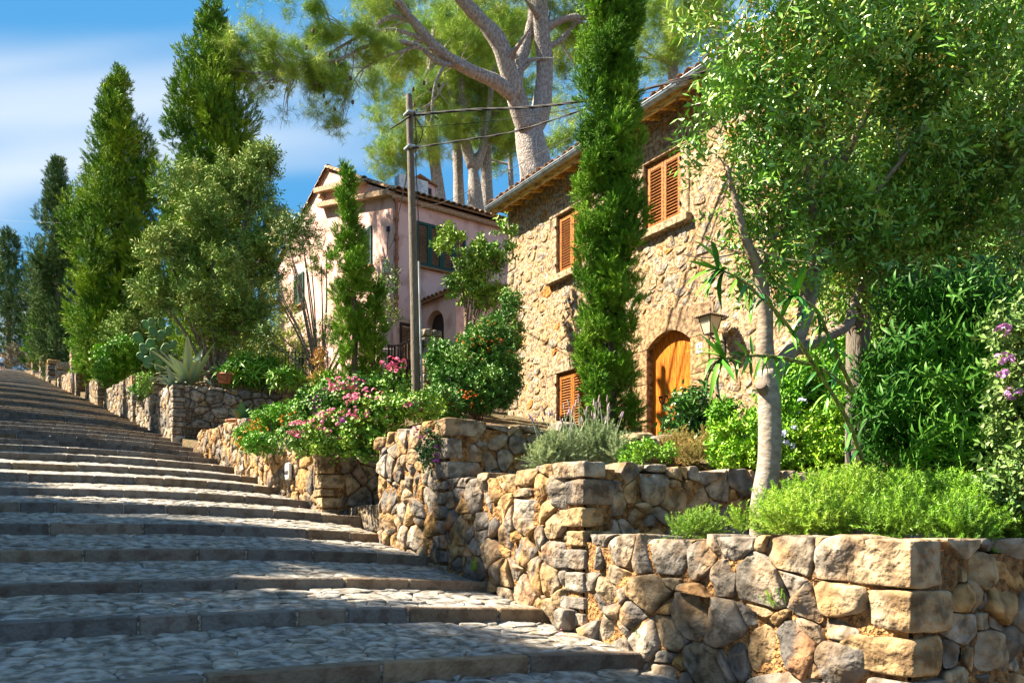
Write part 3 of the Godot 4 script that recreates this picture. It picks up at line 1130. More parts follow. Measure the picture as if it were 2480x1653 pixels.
	for q in [[-0.15, 0.0, 0.085, 1.0], [-0.07, -0.12, 0.05, -1.0]]:
		var pts := []; var rr := []
		for k2 in 22:
			var a: float = k2 * 0.42 * q[3]
			var r: float = q[2] * (1.0 - k2 / 26.0)
			pts.append(Vector3(q[0] + cos(a) * r, q[1] + sin(a) * r, 0)); rr.append(0.009)
		br.tube(pts, rr, 6)
	br.tube([Vector3(-0.01, -0.17, 0), Vector3(-0.1, -0.1, 0), Vector3(-0.2, 0.03, 0), Vector3(-0.3, 0.15, 0)], [0.01, 0.01, 0.01, 0.01], 6)
	part("bracket", br.commit(false), M.iron, ln)
	var c := Vector3(-0.34, 0.2, 0)
	var fr := MB.new()
	fr.box(c + Vector3(0, 0.0, 0), Vector3(0.17, 0.02, 0.17), 0.004)
	for q in 4:
		var d := Vector3(1, 0, 1).rotated(Vector3.UP, q * PI * 0.5)
		fr.tube([c + d * 0.08 + Vector3(0, 0.01, 0), c + d * 0.145 + Vector3(0, 0.3, 0)], [0.009, 0.009], 5)
	fr.box(c + Vector3(0, 0.305, 0), Vector3(0.32, 0.015, 0.32), 0.003)
	part("frame", fr.commit(false), M.iron, ln)
	for q in 4:
		var d := Vector3(1, 0, 0).rotated(Vector3.UP, q * PI * 0.5)
		var e := Vector3(0, 0, 1).rotated(Vector3.UP, q * PI * 0.5)
		var pb := MB.new()
		pb.face([c + d * 0.079 - e * 0.075 + Vector3(0, 0.012, 0), c + d * 0.143 - e * 0.138 + Vector3(0, 0.298, 0), c + d * 0.143 + e * 0.138 + Vector3(0, 0.298, 0), c + d * 0.079 + e * 0.075 + Vector3(0, 0.012, 0)])
		part("pane", pb.commit(false), M.frosted, ln)
	var hat := MB.new()
	for q in 4:
		var d := Vector3(1, 0, 0).rotated(Vector3.UP, q * PI * 0.5) * 0.19
		var e := Vector3(0, 0, 1).rotated(Vector3.UP, q * PI * 0.5) * 0.19
		hat.face([c + d + e + Vector3(0, 0.31, 0), c + d - e + Vector3(0, 0.31, 0), c + Vector3(0, 0.42, 0)])
		for k2 in 9:
			hat.tube([c + d + e * (k2 / 4.0 - 1.0) + Vector3(0, 0.312, 0), c + d * 1.06 + e * (k2 / 4.0 - 1.0) + Vector3(0, 0.305, 0)], [0.018, 0.018], 5)
	hat.face([c + Vector3(0.19, 0.309, 0.19), c + Vector3(-0.19, 0.309, 0.19), c + Vector3(-0.19, 0.309, -0.19), c + Vector3(0.19, 0.309, -0.19)])
	hat.tube([c + Vector3(0, 0.4, 0), c + Vector3(0, 0.46, 0), c + Vector3(0, 0.48, 0)], [0.02, 0.025, 0.005], 8)
	part("cap", hat.commit(false), M.iron_roof, ln)

# ---------------------------------------------------------------- the pink house
func pink_house() -> void:
	var t := thing("pink_house", "pale pink rendered house with green shutters, clay tile edges and a small porch", "house", Vector3(7.22, 5.4, -20.7), "", deg_to_rad(6.1))
	# local frame: x along the shaded front, -z along the sunny gable; y from the ground at its near corner
	var eh := 7.05
	var ah := 9.33
	var L := 9.4
	var b := MB.new()
	b.prism(PackedVector2Array([Vector2(-L, -1.0), Vector2(0, -1.0), Vector2(0, eh), Vector2(-L * 0.5, ah), Vector2(-L, eh)]), Vector3.ZERO, Vector3.BACK, Vector3.UP, Vector3.LEFT, -9.0, 0.0)
	part("wall", b.commit(false), M.pink, t)
	# roof slabs
	var rb := MB.new()
	rb.prism(PackedVector2Array([Vector2(0.3, eh - 0.06), Vector2(0.3, eh + 0.0), Vector2(-L * 0.5, ah + 0.12), Vector2(-L - 0.25, eh - 0.02), Vector2(-L - 0.25, eh - 0.1), Vector2(-L * 0.5, ah + 0.02)]), Vector3.ZERO, Vector3.BACK, Vector3.UP, Vector3.LEFT, -9.2, 0.06)
	part("roof", rb.commit(false), M.tile, t)
	var cb := MB.new()
	cb.box(Vector3(4.4, eh - 0.17, 0.09), Vector3(9.0, 0.16, 0.18), 0.03)
	part("eaves_moulding", cb.commit(false), M.tile_pale, t)
	var tile := roof_tile_mesh(0.12, 0.42, true)
	var x := 0.0
	while x < 9.0:
		var bb := Basis(Vector3.RIGHT, 0.42)
		part("roof_tile", tile, M.tile_pale if R.randf() < 0.6 else M.tile2, t, Transform3D(bb, Vector3(x, eh - 0.02, 0.36)))
		x += 0.23
	# verge tiles up both slopes of the gable, and the two tile ledges below
	for q in [[Vector2(0.2, eh), Vector2(-L * 0.5, ah + 0.1), 0.0], [Vector2(-L - 0.2, eh - 0.02), Vector2(-L * 0.5, ah + 0.1), 0.0], [Vector2(0.1, eh - 0.02), Vector2(-5.1, 8.2), 0.18], [Vector2(-1.7, 8.02), Vector2(-5.4, 8.82), 0.16]]:
		var p: Vector2 = q[0]
		var e: Vector2 = q[1]
		var n := int((e - p).length() / 0.31)
		var d := (e - p).normalized()
		var zdir := Vector3(0, -d.y, -d.x)
		var yd := zdir.cross(Vector3.RIGHT if d.x < 0 else Vector3.LEFT)
		if yd.y < 0:
			yd = -yd
		var bb := Basis(yd.cross(zdir), yd, zdir)
		for i in n:
			var pp := p + (e - p) * (i / float(n))
			part("verge_tile", tile, M.tile_pale if q[2] > 0.0 or i % 2 == 0 else M.tile2, t, Transform3D(bb, Vector3(-q[2] * 0.6 - 0.02, pp.y, pp.x)))
		if q[2] > 0.0:
			var lb := MB.new()
			var pl := PackedVector2Array([p + Vector2(0, -0.13), p, e, e + Vector2(0, -0.13)])
			lb.prism(pl, Vector3.ZERO, Vector3.BACK, Vector3.UP, Vector3.LEFT, 0.003, q[2] + 0.1)
			part("tile_ledge", lb.commit(false), M.tile_pale, t)
	var hb := MB.new()
	hb.box(Vector3(-0.12, 8.45, -5.0), Vector3(0.22, 0.12, 0.2), 0.02)
	part("ledge_bracket", hb.commit(false), M.tile_pale, t)
	# chimney
	var ch := part("chimney", bx(Vector3(0.62, 0.95, 0.5), 0.02), M.pink, t, at(1.75, eh + 0.5, -1.0))
	part("flue_opening", bx(Vector3(0.2, 0.2, 0.02)), M.ink, ch, at(0.05, 0.22, 0.252))
	part("chimney_cap", bx(Vector3(0.75, 0.06, 0.7), 0.01), M.tile2, ch, Transform3D(Basis(Vector3.BACK, -0.3), Vector3(0, 0.55, 0)))
	# green shutters: a wide four-leaf one on the shaded front, single pairs on the gable
	for i in 4:
		shutter(t, "shutter", M.green, Vector3(0.86 + i * 0.48, 4.9, 0.03), Vector3.RIGHT, Vector3.BACK, 0.47, 1.44, 0.0, 0.055)
	part("sill", bx(Vector3(2.1, 0.06, 0.16), 0.01), M.tile2, t, at(1.82, 4.86, 0.06))
	for q in [[-2.3, 5.1, 1.3], [-7.7, 1.9, 1.5], [-7.7, 5.0, 1.2]]:
		for e in 2:
			shutter(t, "shutter", M.green, Vector3(-0.03, q[1], q[0] + 0.46 * e), Vector3.BACK, Vector3.LEFT, 0.45, q[2], 0.0, 0.055)
		part("sill", bx(Vector3(0.14, 0.06, 1.1), 0.01), M.tile2, t, at(-0.06, q[1] - 0.04, q[0] + 0.46))
	# dark louvred door on the shaded front
	part("door_surround", bx(Vector3(0.98, 2.5, 0.05), 0.01), M.pink_pale, t, at(0.62, 1.85, 0.025))
	shutter(t, "door", M.brown, Vector3(0.2, 0.7, 0.07), Vector3.RIGHT, Vector3.BACK, 0.84, 2.25, 0.0, 0.07)
	# clay downpipe at the corner, in bell-ended lengths
	for i in 6:
		var pb := MB.new()
		var yy := eh - 0.25 - i * 0.62
		pb.tube([Vector3(0, -0.58, 0), Vector3(0, -0.06, 0), Vector3(0, -0.05, 0), Vector3(0, 0.06, 0)], [0.05, 0.055, 0.078, 0.082], 10)
		part("downpipe_length", pb.commit(false), M.terracotta, t, at(0.06, yy, 0.11))
	part("meter_box", bx(Vector3(0.12, 0.36, 0.22), 0.02), M.white, t, at(-0.06, 4.75, -0.42))
	var wb := MB.new()
	wb.tube([Vector3(-0.03, 5.9, -0.25), Vector3(-0.04, 5.6, -0.3), Vector3(-0.03, 5.2, -0.35), Vector3(-0.05, 4.9, -0.42)], [0.012, 0.012, 0.012, 0.012], 5)
	wb.box(Vector3(-0.05, 5.95, -0.25), Vector3(0.08, 0.16, 0.1), 0.01)
	part("cable_box", wb.commit(false), M.iron, t)
	# porch: a lit wall with an arch, under a lean-to of tiles
	var px0 := 1.0
	var zf := 2.1
	var pw := MB.new()
	var pl := PackedVector2Array([Vector2(0.0, -0.8), Vector2(0.35, -0.8), Vector2(0.35, 2.65)])
	for k in 11:
		var a := PI - PI * k / 10.0
		pl.append(Vector2(0.88 + cos(a) * 0.53, 2.75 + sin(a) * 0.53))
	pl.append_array(PackedVector2Array([Vector2(1.41, -0.8), Vector2(zf, -0.8), Vector2(zf, 3.6), Vector2(0.0, 3.6)]))
	pw.prism(pl, Vector3(px0, 0, 0), Vector3.BACK, Vector3.UP, Vector3.LEFT, -0.3, 0.0)
	pw.box(Vector3(px0 + 1.3, 1.4, zf - 0.15), Vector3(1.98, 4.4, 0.3))
	part("porch_wall", pw.commit(false), M.pink, t)
	part("porch_gate", bx(Vector3(0.04, 3.6, 1.06)), M.brown, t, at(px0 + 0.24, 1.4, 0.88))
	part("porch_roof", bx(Vector3(2.6, 0.06, zf + 0.1)), M.tile, t, Transform3D(Basis(Vector3.BACK, 0.25), Vector3(px0 + 1.1, 3.93, zf * 0.5)))
	var z := 0.1
	while z < zf + 0.1:
		var zd := Vector3(-0.97, -0.25, 0)
		var bb := Basis(Vector3(0, 0, -1), Vector3(-0.25, 0.97, 0), zd)
		part("roof_tile", tile, M.tile_pale if R.randf() < 0.5 else M.tile2, t, Transform3D(bb, Vector3(px0 - 0.2, 3.62, z)))
		z += 0.24

	var T := t.transform
	var ac := thing("air_conditioner", "white air conditioner unit standing on the pink house roof edge", "air conditioner", T * Vector3(0.55, eh + 0.2, -0.55), "", deg_to_rad(6.1))
	var ab := MB.new()
	ab.box(Vector3(0.45, 0.36, 0), Vector3(1.1, 0.6, 0.34), 0.02)
	part("casing", ab.commit(false), M.white, ac)
	part("side_panel", bx(Vector3(0.02, 0.5, 0.24), 0.004), M.zinc, ac, at(-0.11, 0.36, 0))
	var gr := MB.new()
	for k in 5:
		var pts := []; var rr := []
		for q in 17:
			pts.append(Vector3(0.4 + cos(TAU * q / 16) * 0.06 * (k + 1), 0.42 + sin(TAU * q / 16) * 0.06 * (k + 1), 0.19)); rr.append(0.006)
		gr.tube(pts, rr, 4)
	part("fan_grille", gr.commit(false), M.zinc, ac)
	for q in [0.0, 0.9]:
		part("foot", bx(Vector3(0.08, 0.3, 0.4), 0.01), M.zinc, ac, at(q, -0.08, 0))

# ---------------------------------------------------------------- trees and plants
func cypress(label: String, base: Vector3, h: float, rad: float, lumps: int, count: int, sc: float, pal: Array, group := "", bare := 0.06, lean := 0.0, column := false, called := "cypress_tree") -> Node3D:
	var t := thing(called, label, "cypress", base, group)
	var tb := MB.new()
	tb.col = Color(0.20, 0.16, 0.13)
	limb(tb, [Vector3(0, -0.3, 0), Vector3(0.03, h * 0.3, 0), Vector3(lean * h * 0.5, h * 0.6, 0.02), Vector3(lean * h, h * 0.93, 0)], rad * 0.12 + 0.03, 0.02, 8)
	part("trunk", tb.commit(), M.bark, t)
	var blobs := []
	for i in lumps:
		var f := pow((i + R.randf()) / lumps, 0.85)
		var pr := pow(sin(PI * clampf(0.16 + 0.84 * f, 0, 1)), 0.8) * (1.0 - 0.35 * f) * 1.2
		if column:
			pr = pow(sin(PI * clampf(0.17 + 0.76 * f, 0, 1)), 0.55)
		pr = maxf(pr, 0.05)
		var a := R.randf() * TAU
		var r := rad * pr * (R.randf_range(0.15, 1.0) if column else R.randf_range(0.3, 0.95))
		var y := h * (bare + (1.0 - bare) * f)
		var lr := rad * (R.randf_range(0.1, 0.26) if column else R.randf_range(0.16, 0.3)) * (0.4 + 0.7 * pr)
		blobs.append([base + Vector3(cos(a) * r + lean * y, y, sin(a) * r), Vector3(lr, lr * R.randf_range(1.6, 2.6), lr)])
	scatter(t, "crown", sp.cyp, M.leaf_dull, blobs, count, sc * 0.6, sc * 1.3, pal, 0.9, 0.9, 0.5, -0.25 if column else -0.5, 2.4 if column else 2.0, 0.3 if column else 0.22)
	return t

func bush(called: String, label: String, cat: String, base: Vector3, blobs: Array, mesh: Mesh, m: Material, count: int, s0: float, s1: float, pal: Array, stems := 5, ow := 0.8, uw := 0.6, thr := -0.2, nf := 1.6, group := "", stem_col := Color(0.22, 0.17, 0.12), stem_r := 0.015) -> Node3D:
	var t := thing(called, label, cat, base, group)
	if stems > 0:
		var sb := MB.new()
		sb.col = stem_col
		for i in stems:
			var bl: Array = blobs[i % blobs.size()]
			var e: Vector3 = bl[0] - base + bl[1] * Vector3(R.randf_range(-0.5, 0.5), R.randf_range(-0.2, 0.6), R.randf_range(-0.5, 0.5))
			var q := e * 0.45 + Vector3(R.randf_range(-0.08, 0.08), e.length() * 0.08, R.randf_range(-0.08, 0.08))
			limb(sb, [Vector3(R.randf_range(-0.08, 0.08), -0.1, R.randf_range(-0.08, 0.08)), q, e], stem_r * R.randf_range(0.8, 1.4), stem_r * 0.4, 6, 0.15)
		part("stem", sb.commit(), M.bark, t)
	scatter(t, "foliage", mesh, m, blobs, count, s0, s1, pal, ow, uw, 0.7, thr, nf)
	return t

func blossoms(t: Node3D, called: String, mesh: Mesh, spots: Array, n: int, s0: float, s1: float, pal: Array) -> void:
	scatter(t, called, mesh, M.petal, spots, n, s0, s1, pal, 1.0, 0.6, 0.4, -0.9, 1.0, 0.12)

func flower_head(n: int, l: float, w: float, dome: float) -> ArrayMesh:
	var b := MB.new()
	for i in n:
		var d := rv()
		d.y = absf(d.y) * dome + 0.15
		d = d.normalized()
		var q := d.cross(rv()).normalized()
		b.col = g(R.randf_range(0.8, 1.2))
		for k in 4:
			var dd := (q.rotated(d, k * PI * 0.5) + d * 0.35).normalized()
			b.leaf(d * 0.8, dd, dd.cross(d).normalized(), l, w, 0.1)
	return b.commit()

func round_leaf_spray(n: int, r: float) -> ArrayMesh:
	var b := MB.new()
	for i in n:
		var a := i * 2.4
		var c := Vector3(cos(a) * R.randf_range(0.15, 0.5), R.randf_range(0.2, 1.0), sin(a) * R.randf_range(0.15, 0.5))
		var nrm := (Vector3(cos(a), 1.2, sin(a)) + rv() * 0.6).normalized()
		var bs := rot_to(nrm, R.randf() * TAU)
		b.col = g(R.randf_range(0.75, 1.2))
		var ce := b.add(c)
		var st := b.v.size()
		var rr := r * R.randf_range(0.7, 1.2)
		for k in 10:
			var an := TAU * k / 10.0
			b.add(c + bs * Vector3(cos(an) * rr, 0.05 + (0.05 if k % 2 == 0 else -0.03), sin(an) * rr) * (1.0 if k % 2 == 0 else 0.9))
		for k in 10:
			b.tri(ce, st + (k + 1) % 10, st + k)
		b.col = Color(0.7, 0.6, 0.4)
		b.tube([Vector3(0, maxf(0, c.y - 0.4), 0), c], [0.02, 0.015], 3)
	return b.commit()

func agave(called: String, label: String, base: Vector3, n: int, l: float, w: float, col: Color, edge: Color, lean: Vector3, stiff := false) -> void:
	var t := thing(called, label, "agave", base)
	for i in n:
		var a := i * 2.39996
		var f := float(i) / n
		var d := (Vector3(cos(a), 0.25 + 1.6 * f, sin(a)) + lean).normalized()
		var side := d.cross(Vector3.UP).normalized()
		var b := MB.new()
		b.col = col * R.randf_range(0.85, 1.15); b.col.a = 1.0
		var ll := l * R.randf_range(0.75, 1.15)
		var dr := 0.12 if stiff else R.randf_range(0.15, 0.85) * (1.0 - 0.6 * f)
		blade(b, Vector3(cos(a), 0, sin(a)) * 0.05, d, side, ll, w, dr, 10, 0.35)
		if edge.a > 0.5:
			for k in range(0, b.v.size()):
				if k % 3 != 1:
					b.c[k] = b.c[k].lerp(edge, 0.5)
		part("leaf", b.commit(), M.succulent, t)

func ptree(label: String, trunk: Array, r0: float, r1: float, limbs: Array, blobs: Array, count: int, s0: float, s1: float, pal: Array, group := "", mesh: Mesh = null, called := "pine_tree") -> Node3D:
	var base: Vector3 = trunk[0]
	var t := thing(called, label, "pine tree" if called == "pine_tree" else "tree", base, group)
	var b := MB.new()
	limb(b, trunk, r0, r1, 14, 0.22, base)
	part("trunk", b.commit(), M.pine_bark, t)
	var tips := []
	for q in limbs:
		var lb := MB.new()
		limb(lb, q[0], q[1], q[2], 9, 0.25, base)
		# twigs leave the limb
		if q.size() > 3:
			for k in q[3]:
				var i: int = 1 + R.randi() % (q[0].size() - 1)
				var o: Vector3 = q[0][i - 1].lerp(q[0][i], R.randf())
				var d: Vector3 = (q[0][i] - q[0][i - 1]).normalized()
				var e := (d + rv() * 0.9 + Vector3(0, -0.1, 0)).normalized() * R.randf_range(0.6, 1.7)
				limb(lb, [o, o + e * 0.5 + rv() * 0.1, o + e + Vector3(0, R.randf_range(-0.25, 0.1), 0)], q[2] * 0.8 + 0.008, 0.006, 5, 0.1, base)
				if i * 2 >= q[0].size():
					tips.append([o + e * 1.05, Vector3(0.34, 0.17, 0.34) * R.randf_range(0.7, 1.4), 0.11])
		part("branch", lb.commit(), M.pine_bark, t)
	blobs = blobs + tips
	scatter(t, "crown", mesh if mesh else sp.pine, M.leaf_dull, blobs, count, s0, s1, pal, 0.6, 0.5, 0.8, 0.06, 0.6, 0.6)
	return t

const G_CYP := [Color(0.06, 0.15, 0.014), Color(0.14, 0.27, 0.02), Color(0.26, 0.37, 0.022)]
const G_CYP2 := [Color(0.05, 0.11, 0.04), Color(0.09, 0.17, 0.05), Color(0.13, 0.19, 0.05)]
const G_SLIM := [Color(0.06, 0.16, 0.014), Color(0.13, 0.29, 0.02), Color(0.24, 0.40, 0.04)]
const G_PINE := [Color(0.15, 0.27, 0.035), Color(0.26, 0.40, 0.05), Color(0.40, 0.50, 0.09)]
const G_OLIVE := [Color(0.10, 0.20, 0.04), Color(0.19, 0.31, 0.06), Color(0.34, 0.42, 0.12)]
const G_FRONT := [Color(0.08, 0.24, 0.02), Color(0.16, 0.37, 0.03), Color(0.33, 0.49, 0.08)]
const G_DARK := [Color(0.05, 0.15, 0.02), Color(0.10, 0.24, 0.03), Color(0.18, 0.32, 0.04)]
const G_BRIGHT := [Color(0.08, 0.26, 0.012), Color(0.13, 0.34, 0.015), Color(0.23, 0.42, 0.02)]
const G_OLEANDER := [Color(0.02, 0.09, 0.012), Color(0.04, 0.15, 0.018), Color(0.09, 0.24, 0.03)]

func cable(called: String, label: String, pts: Array, r: float, strands: int, group := "overhead cables") -> void:
	var t := thing(called, label, "cable", pts[0], group)
	var p := []
	for q in pts:
		p.append(q - pts[0])
	var rr := []
	for q in p:
		rr.append(r)
	var s := smooth(p, rr, 14)
	for k in strands:
		var b := MB.new()
		var o := []
		for i in s[0].size():
			var a: float = TAU * k / strands + i * 0.55
			o.append(s[0][i] + (Vector3(0, cos(a), sin(a)) * r * 0.9 if strands > 1 else Vector3.ZERO))
		b.tube(o, s[1], 6)
		part("strand", b.commit(false), M.cable, t)

func pole() -> void:
	var base := Vector3(3.80, 4.25, -11.66)
	var t := thing("utility_pole", "weathered round wooden utility pole beside the stone gate pillar", "utility pole", base)
	var b := MB.new()
	limb(b, [base, Vector3(3.75, 7.03, -11.69), Vector3(3.67, 10.64, -11.74)], 0.1, 0.066, 14, 0.06, base)
	part("post", b.commit(), M.pole_wood, t)
	var cb := MB.new()
	cb.tube([base + Vector3(0.1, 0, 0.1) - base, Vector3(3.83, 5.57, -11.52) - base, Vector3(3.80, 7.18, -11.54) - base], [0.022, 0.022, 0.022], 8)
	part("conduit", cb.commit(false), M.zinc, t)
	var wb := MB.new()
	limb(wb, [Vector3(3.72, 10.26, -11.59), Vector3(3.73, 9.83, -11.53), Vector3(3.75, 9.14, -11.58), Vector3(3.78, 8.34, -11.55), Vector3(3.80, 7.18, -11.54)], 0.011, 0.011, 5, 0.0, base)
	limb(wb, [Vector3(3.75, 10.12, -11.58), Vector3(3.82, 9.81, -11.41), Vector3(3.80, 9.59, -11.54)], 0.011, 0.011, 5, 0.0, base)
	part("lead_wire", wb.commit(false), M.cable, t)
	var sb := MB.new()
	limb(sb, [Vector3(3.66, 10.17, -11.63), Vector3(3.49, 10.03, -11.73), Vector3(3.30, 9.89, -11.85)], 0.02, 0.012, 6, 0.0, base)
	part("clamp_tail", sb.commit(false), M.cable, t)
	for q in [Vector3(3.71, 10.24, -11.71), Vector3(3.72, 9.54, -11.71)]:
		part("clamp", bx(Vector3(0.26, 0.05, 0.26), 0.01), M.zinc, t, Transform3D(Basis(), q - base))
	cable("overhead_cable", "thick twisted black cable running from the utility pole to the stone house eaves", [Vector3(3.71, 10.18, -11.60), Vector3(4.50, 10.08, -10.64), Vector3(5.20, 9.88, -9.63), Vector3(5.77, 9.74, -8.69), Vector3(6.43, 9.66, -7.59), Vector3(7.07, 9.70, -6.49), Vector3(7.31, 9.72, -6.11)], 0.015, 3)
	cable("overhead_cable", "lower twisted black cable sloping up past the big pine trunk to the stone house", [Vector3(3.69, 9.50, -11.61), Vector3(4.36, 9.47, -10.73), Vector3(5.04, 9.46, -9.85), Vector3(5.70, 9.53, -8.73), Vector3(6.36, 9.63, -7.63), Vector3(7.06, 9.59, -6.38)], 0.011, 2)
	cable("overhead_cable", "thin wire just below the thick twisted cable on the utility pole", [Vector3(3.72, 9.93, -11.59), Vector3(4.65, 9.83, -10.55), Vector3(5.58, 9.74, -9.28), Vector3(6.28, 9.70, -8.15), Vector3(6.95, 9.56, -6.79)], 0.006, 1)
	cable("overhead_cable", "thin low wire rising from mid pole across the pink wall to the stone house gutter", [Vector3(3.73, 8.27, -11.58), Vector3(4.22, 8.35, -11.05), Vector3(4.92, 8.71, -10.15), Vector3(5.61, 9.07, -9.03), Vector3(6.29, 9.35, -7.79)], 0.006, 1)
	cable("overhead_cable", "slack drop wire from the utility pole to the meter box on the pink house", [Vector3(3.72, 9.54, -11.71), Vector3(4.47, 9.85, -13.59), Vector3(5.55, 10.20, -16.45), Vector3(6.64, 10.49, -19.30), Vector3(7.10, 10.63, -20.78)], 0.012, 1)
	cable("overhead_cable", "faint wire crossing the sky among the cypresses high up the stairs", [Vector3(-4.74, 23.91, -66.74), Vector3(-1.77, 21.82, -59.05), Vector3(0.69, 19.88, -51.68)], 0.005, 1)

func gateway() -> void:
	var p := Vector3(4.46, 4.3, -12.43)
	for q in [[p, 1.72, "stone gate pillar with a small tile sign beside the utility pole"], [Vector3(5.9, 4.5, -12.9), 1.7, "lower stone gate pillar half covered by the orange flowering bush"]]:
		var t := thing("gate_pillar", q[2], "pillar", q[0], "stone pillars of the gateway")
		var y := 0.0
		while y < q[1]:
			var hh := R.randf_range(0.14, 0.26)
			var x := -0.24
			while x < 0.2:
				var w := R.randf_range(0.16, 0.3)
				var b := MB.new()
				rock(b, Vector3.ZERO, Vector3(w - 0.015, hh - 0.015, 0.5), 4, 6.0, 0.012, stone_colors(0.5), Basis(), q[0] + Vector3(x, y, 0))
				part("stone", b.commit(), M.stone, t, at(x + w * 0.5, y + hh * 0.5, R.randf_range(-0.02, 0.02)))
				x += w
			y += hh
		var cb := MB.new()
		cb.col = Color(0.42, 0.33, 0.24)
		cb.box(Vector3(0, q[1] * 0.5 - 0.2, 0), Vector3(0.38, q[1] + 0.3, 0.4))
		part("mortar_core", cb.commit(), M.mortar, t)
	var sg := thing("tile_sign", "small white tile sign with a green roof emblem on the gate pillar", "sign", p + Vector3(-0.29, 1.35, 0.1))
	part("tile", bx(Vector3(0.02, 0.38, 0.22), 0.004), M.white, sg)
	var eb := MB.new()
	eb.prism(PackedVector2Array([Vector2(-0.08, 0.02), Vector2(0.08, 0.02), Vector2(0.08, 0.07), Vector2(0.03, 0.12), Vector2(0.0, 0.09), Vector2(-0.04, 0.13), Vector2(-0.08, 0.08)]), Vector3.ZERO, Vector3.BACK, Vector3.UP, Vector3.LEFT, 0.01, 0.014)
	part("emblem", eb.commit(false), M.green, sg)
	# iron gate
	var gp := Vector3(4.39, 4.80, -13.64)
	var t := thing("iron_gate", "brown wrought iron garden gate with swept top rail before the pink house", "gate", Vector3(gp.x, gp.y - 0.2, gp.z), "", deg_to_rad(20))
	for i in 10:
		var f := i / 9.0
		part("bar", bx(Vector3(0.03, 1.25 + 0.45 * f * f, 0.03), 0.004), M.brown, t, at(-0.45 + f * 0.9, 0.62 + 0.225 * f * f, 0))
	var rb := MB.new()
	var pts := []; var rr := []
	for i in 12:
		var f := i / 11.0
		pts.append(Vector3(-0.48 + f * 0.96, 1.25 + 0.47 * f * f, 0)); rr.append(0.022)
	rb.tube(pts, rr, 6)
	rb.box(Vector3(0, 0.12, 0), Vector3(0.95, 0.04, 0.03))
	rb.box(Vector3(0, 0.7, 0), Vector3(0.95, 0.04, 0.03))
	part("rail", rb.commit(false), M.iron, t)
	part("sheet_panel", bx(Vector3(0.9, 0.9, 0.008)), M.brown, t, at(0, 0.6, -0.02))
	for q in [[Vector3(2.82, 5.67, -18.12), Vector3(3.58, 5.40, -16.48), "iron railing behind the thin shrub below the pink house"], [Vector3(3.91, 5.26, -14.76), Vector3(4.25, 5.11, -13.84), "short iron railing between the young cypress and the gate"]]:
		var a: Vector3 = q[0]
		var e: Vector3 = q[1]
		var ft := thing("iron_railing", q[2], "railing", a, "iron railings of the upper garden")
		var n := int((e - a).length() / 0.13)
		for i in n + 1:
			part("bar", bx(Vector3(0.018, 1.0, 0.018)), M.iron, ft, Transform3D(Basis(), (e - a) * (i / float(n)) + Vector3(0, 0.35, 0)))
		var fb := MB.new()
		for y in [0.05, 0.75]:
			fb.tube([Vector3(0, y, 0), e - a + Vector3(0, y, 0)], [0.015, 0.015], 5)
		part("rail", fb.commit(false), M.iron, ft)

func pot(label: String, base: Vector3, r: float, h: float) -> void:
	var t := thing("terracotta_pot", label, "flower pot", base, "terracotta pots on the walls")
	var b := MB.new()
	b.tube([Vector3.ZERO, Vector3(0, h * 0.3, 0), Vector3(0, h * 0.78, 0), Vector3(0, h * 0.8, 0), Vector3(0, h * 0.97, 0), Vector3(0, h, 0), Vector3(0, h - 0.01, 0), Vector3(0, h * 0.85, 0)], [r * 0.68, r * 0.8, r * 0.92, r * 1.02, r * 1.05, r * 1.0, r * 0.9, r * 0.85], 20)
	part("body", b.commit(false), M.terracotta, t)
	var sb := MB.new()
	sb.col = Color(0.1, 0.07, 0.05)
	sb.tube([Vector3(0, h * 0.8, 0), Vector3(0, h * 0.88, 0)], [r * 0.85, r * 0.85], 16)
	part("potting_soil", sb.commit(), M.soil, t)

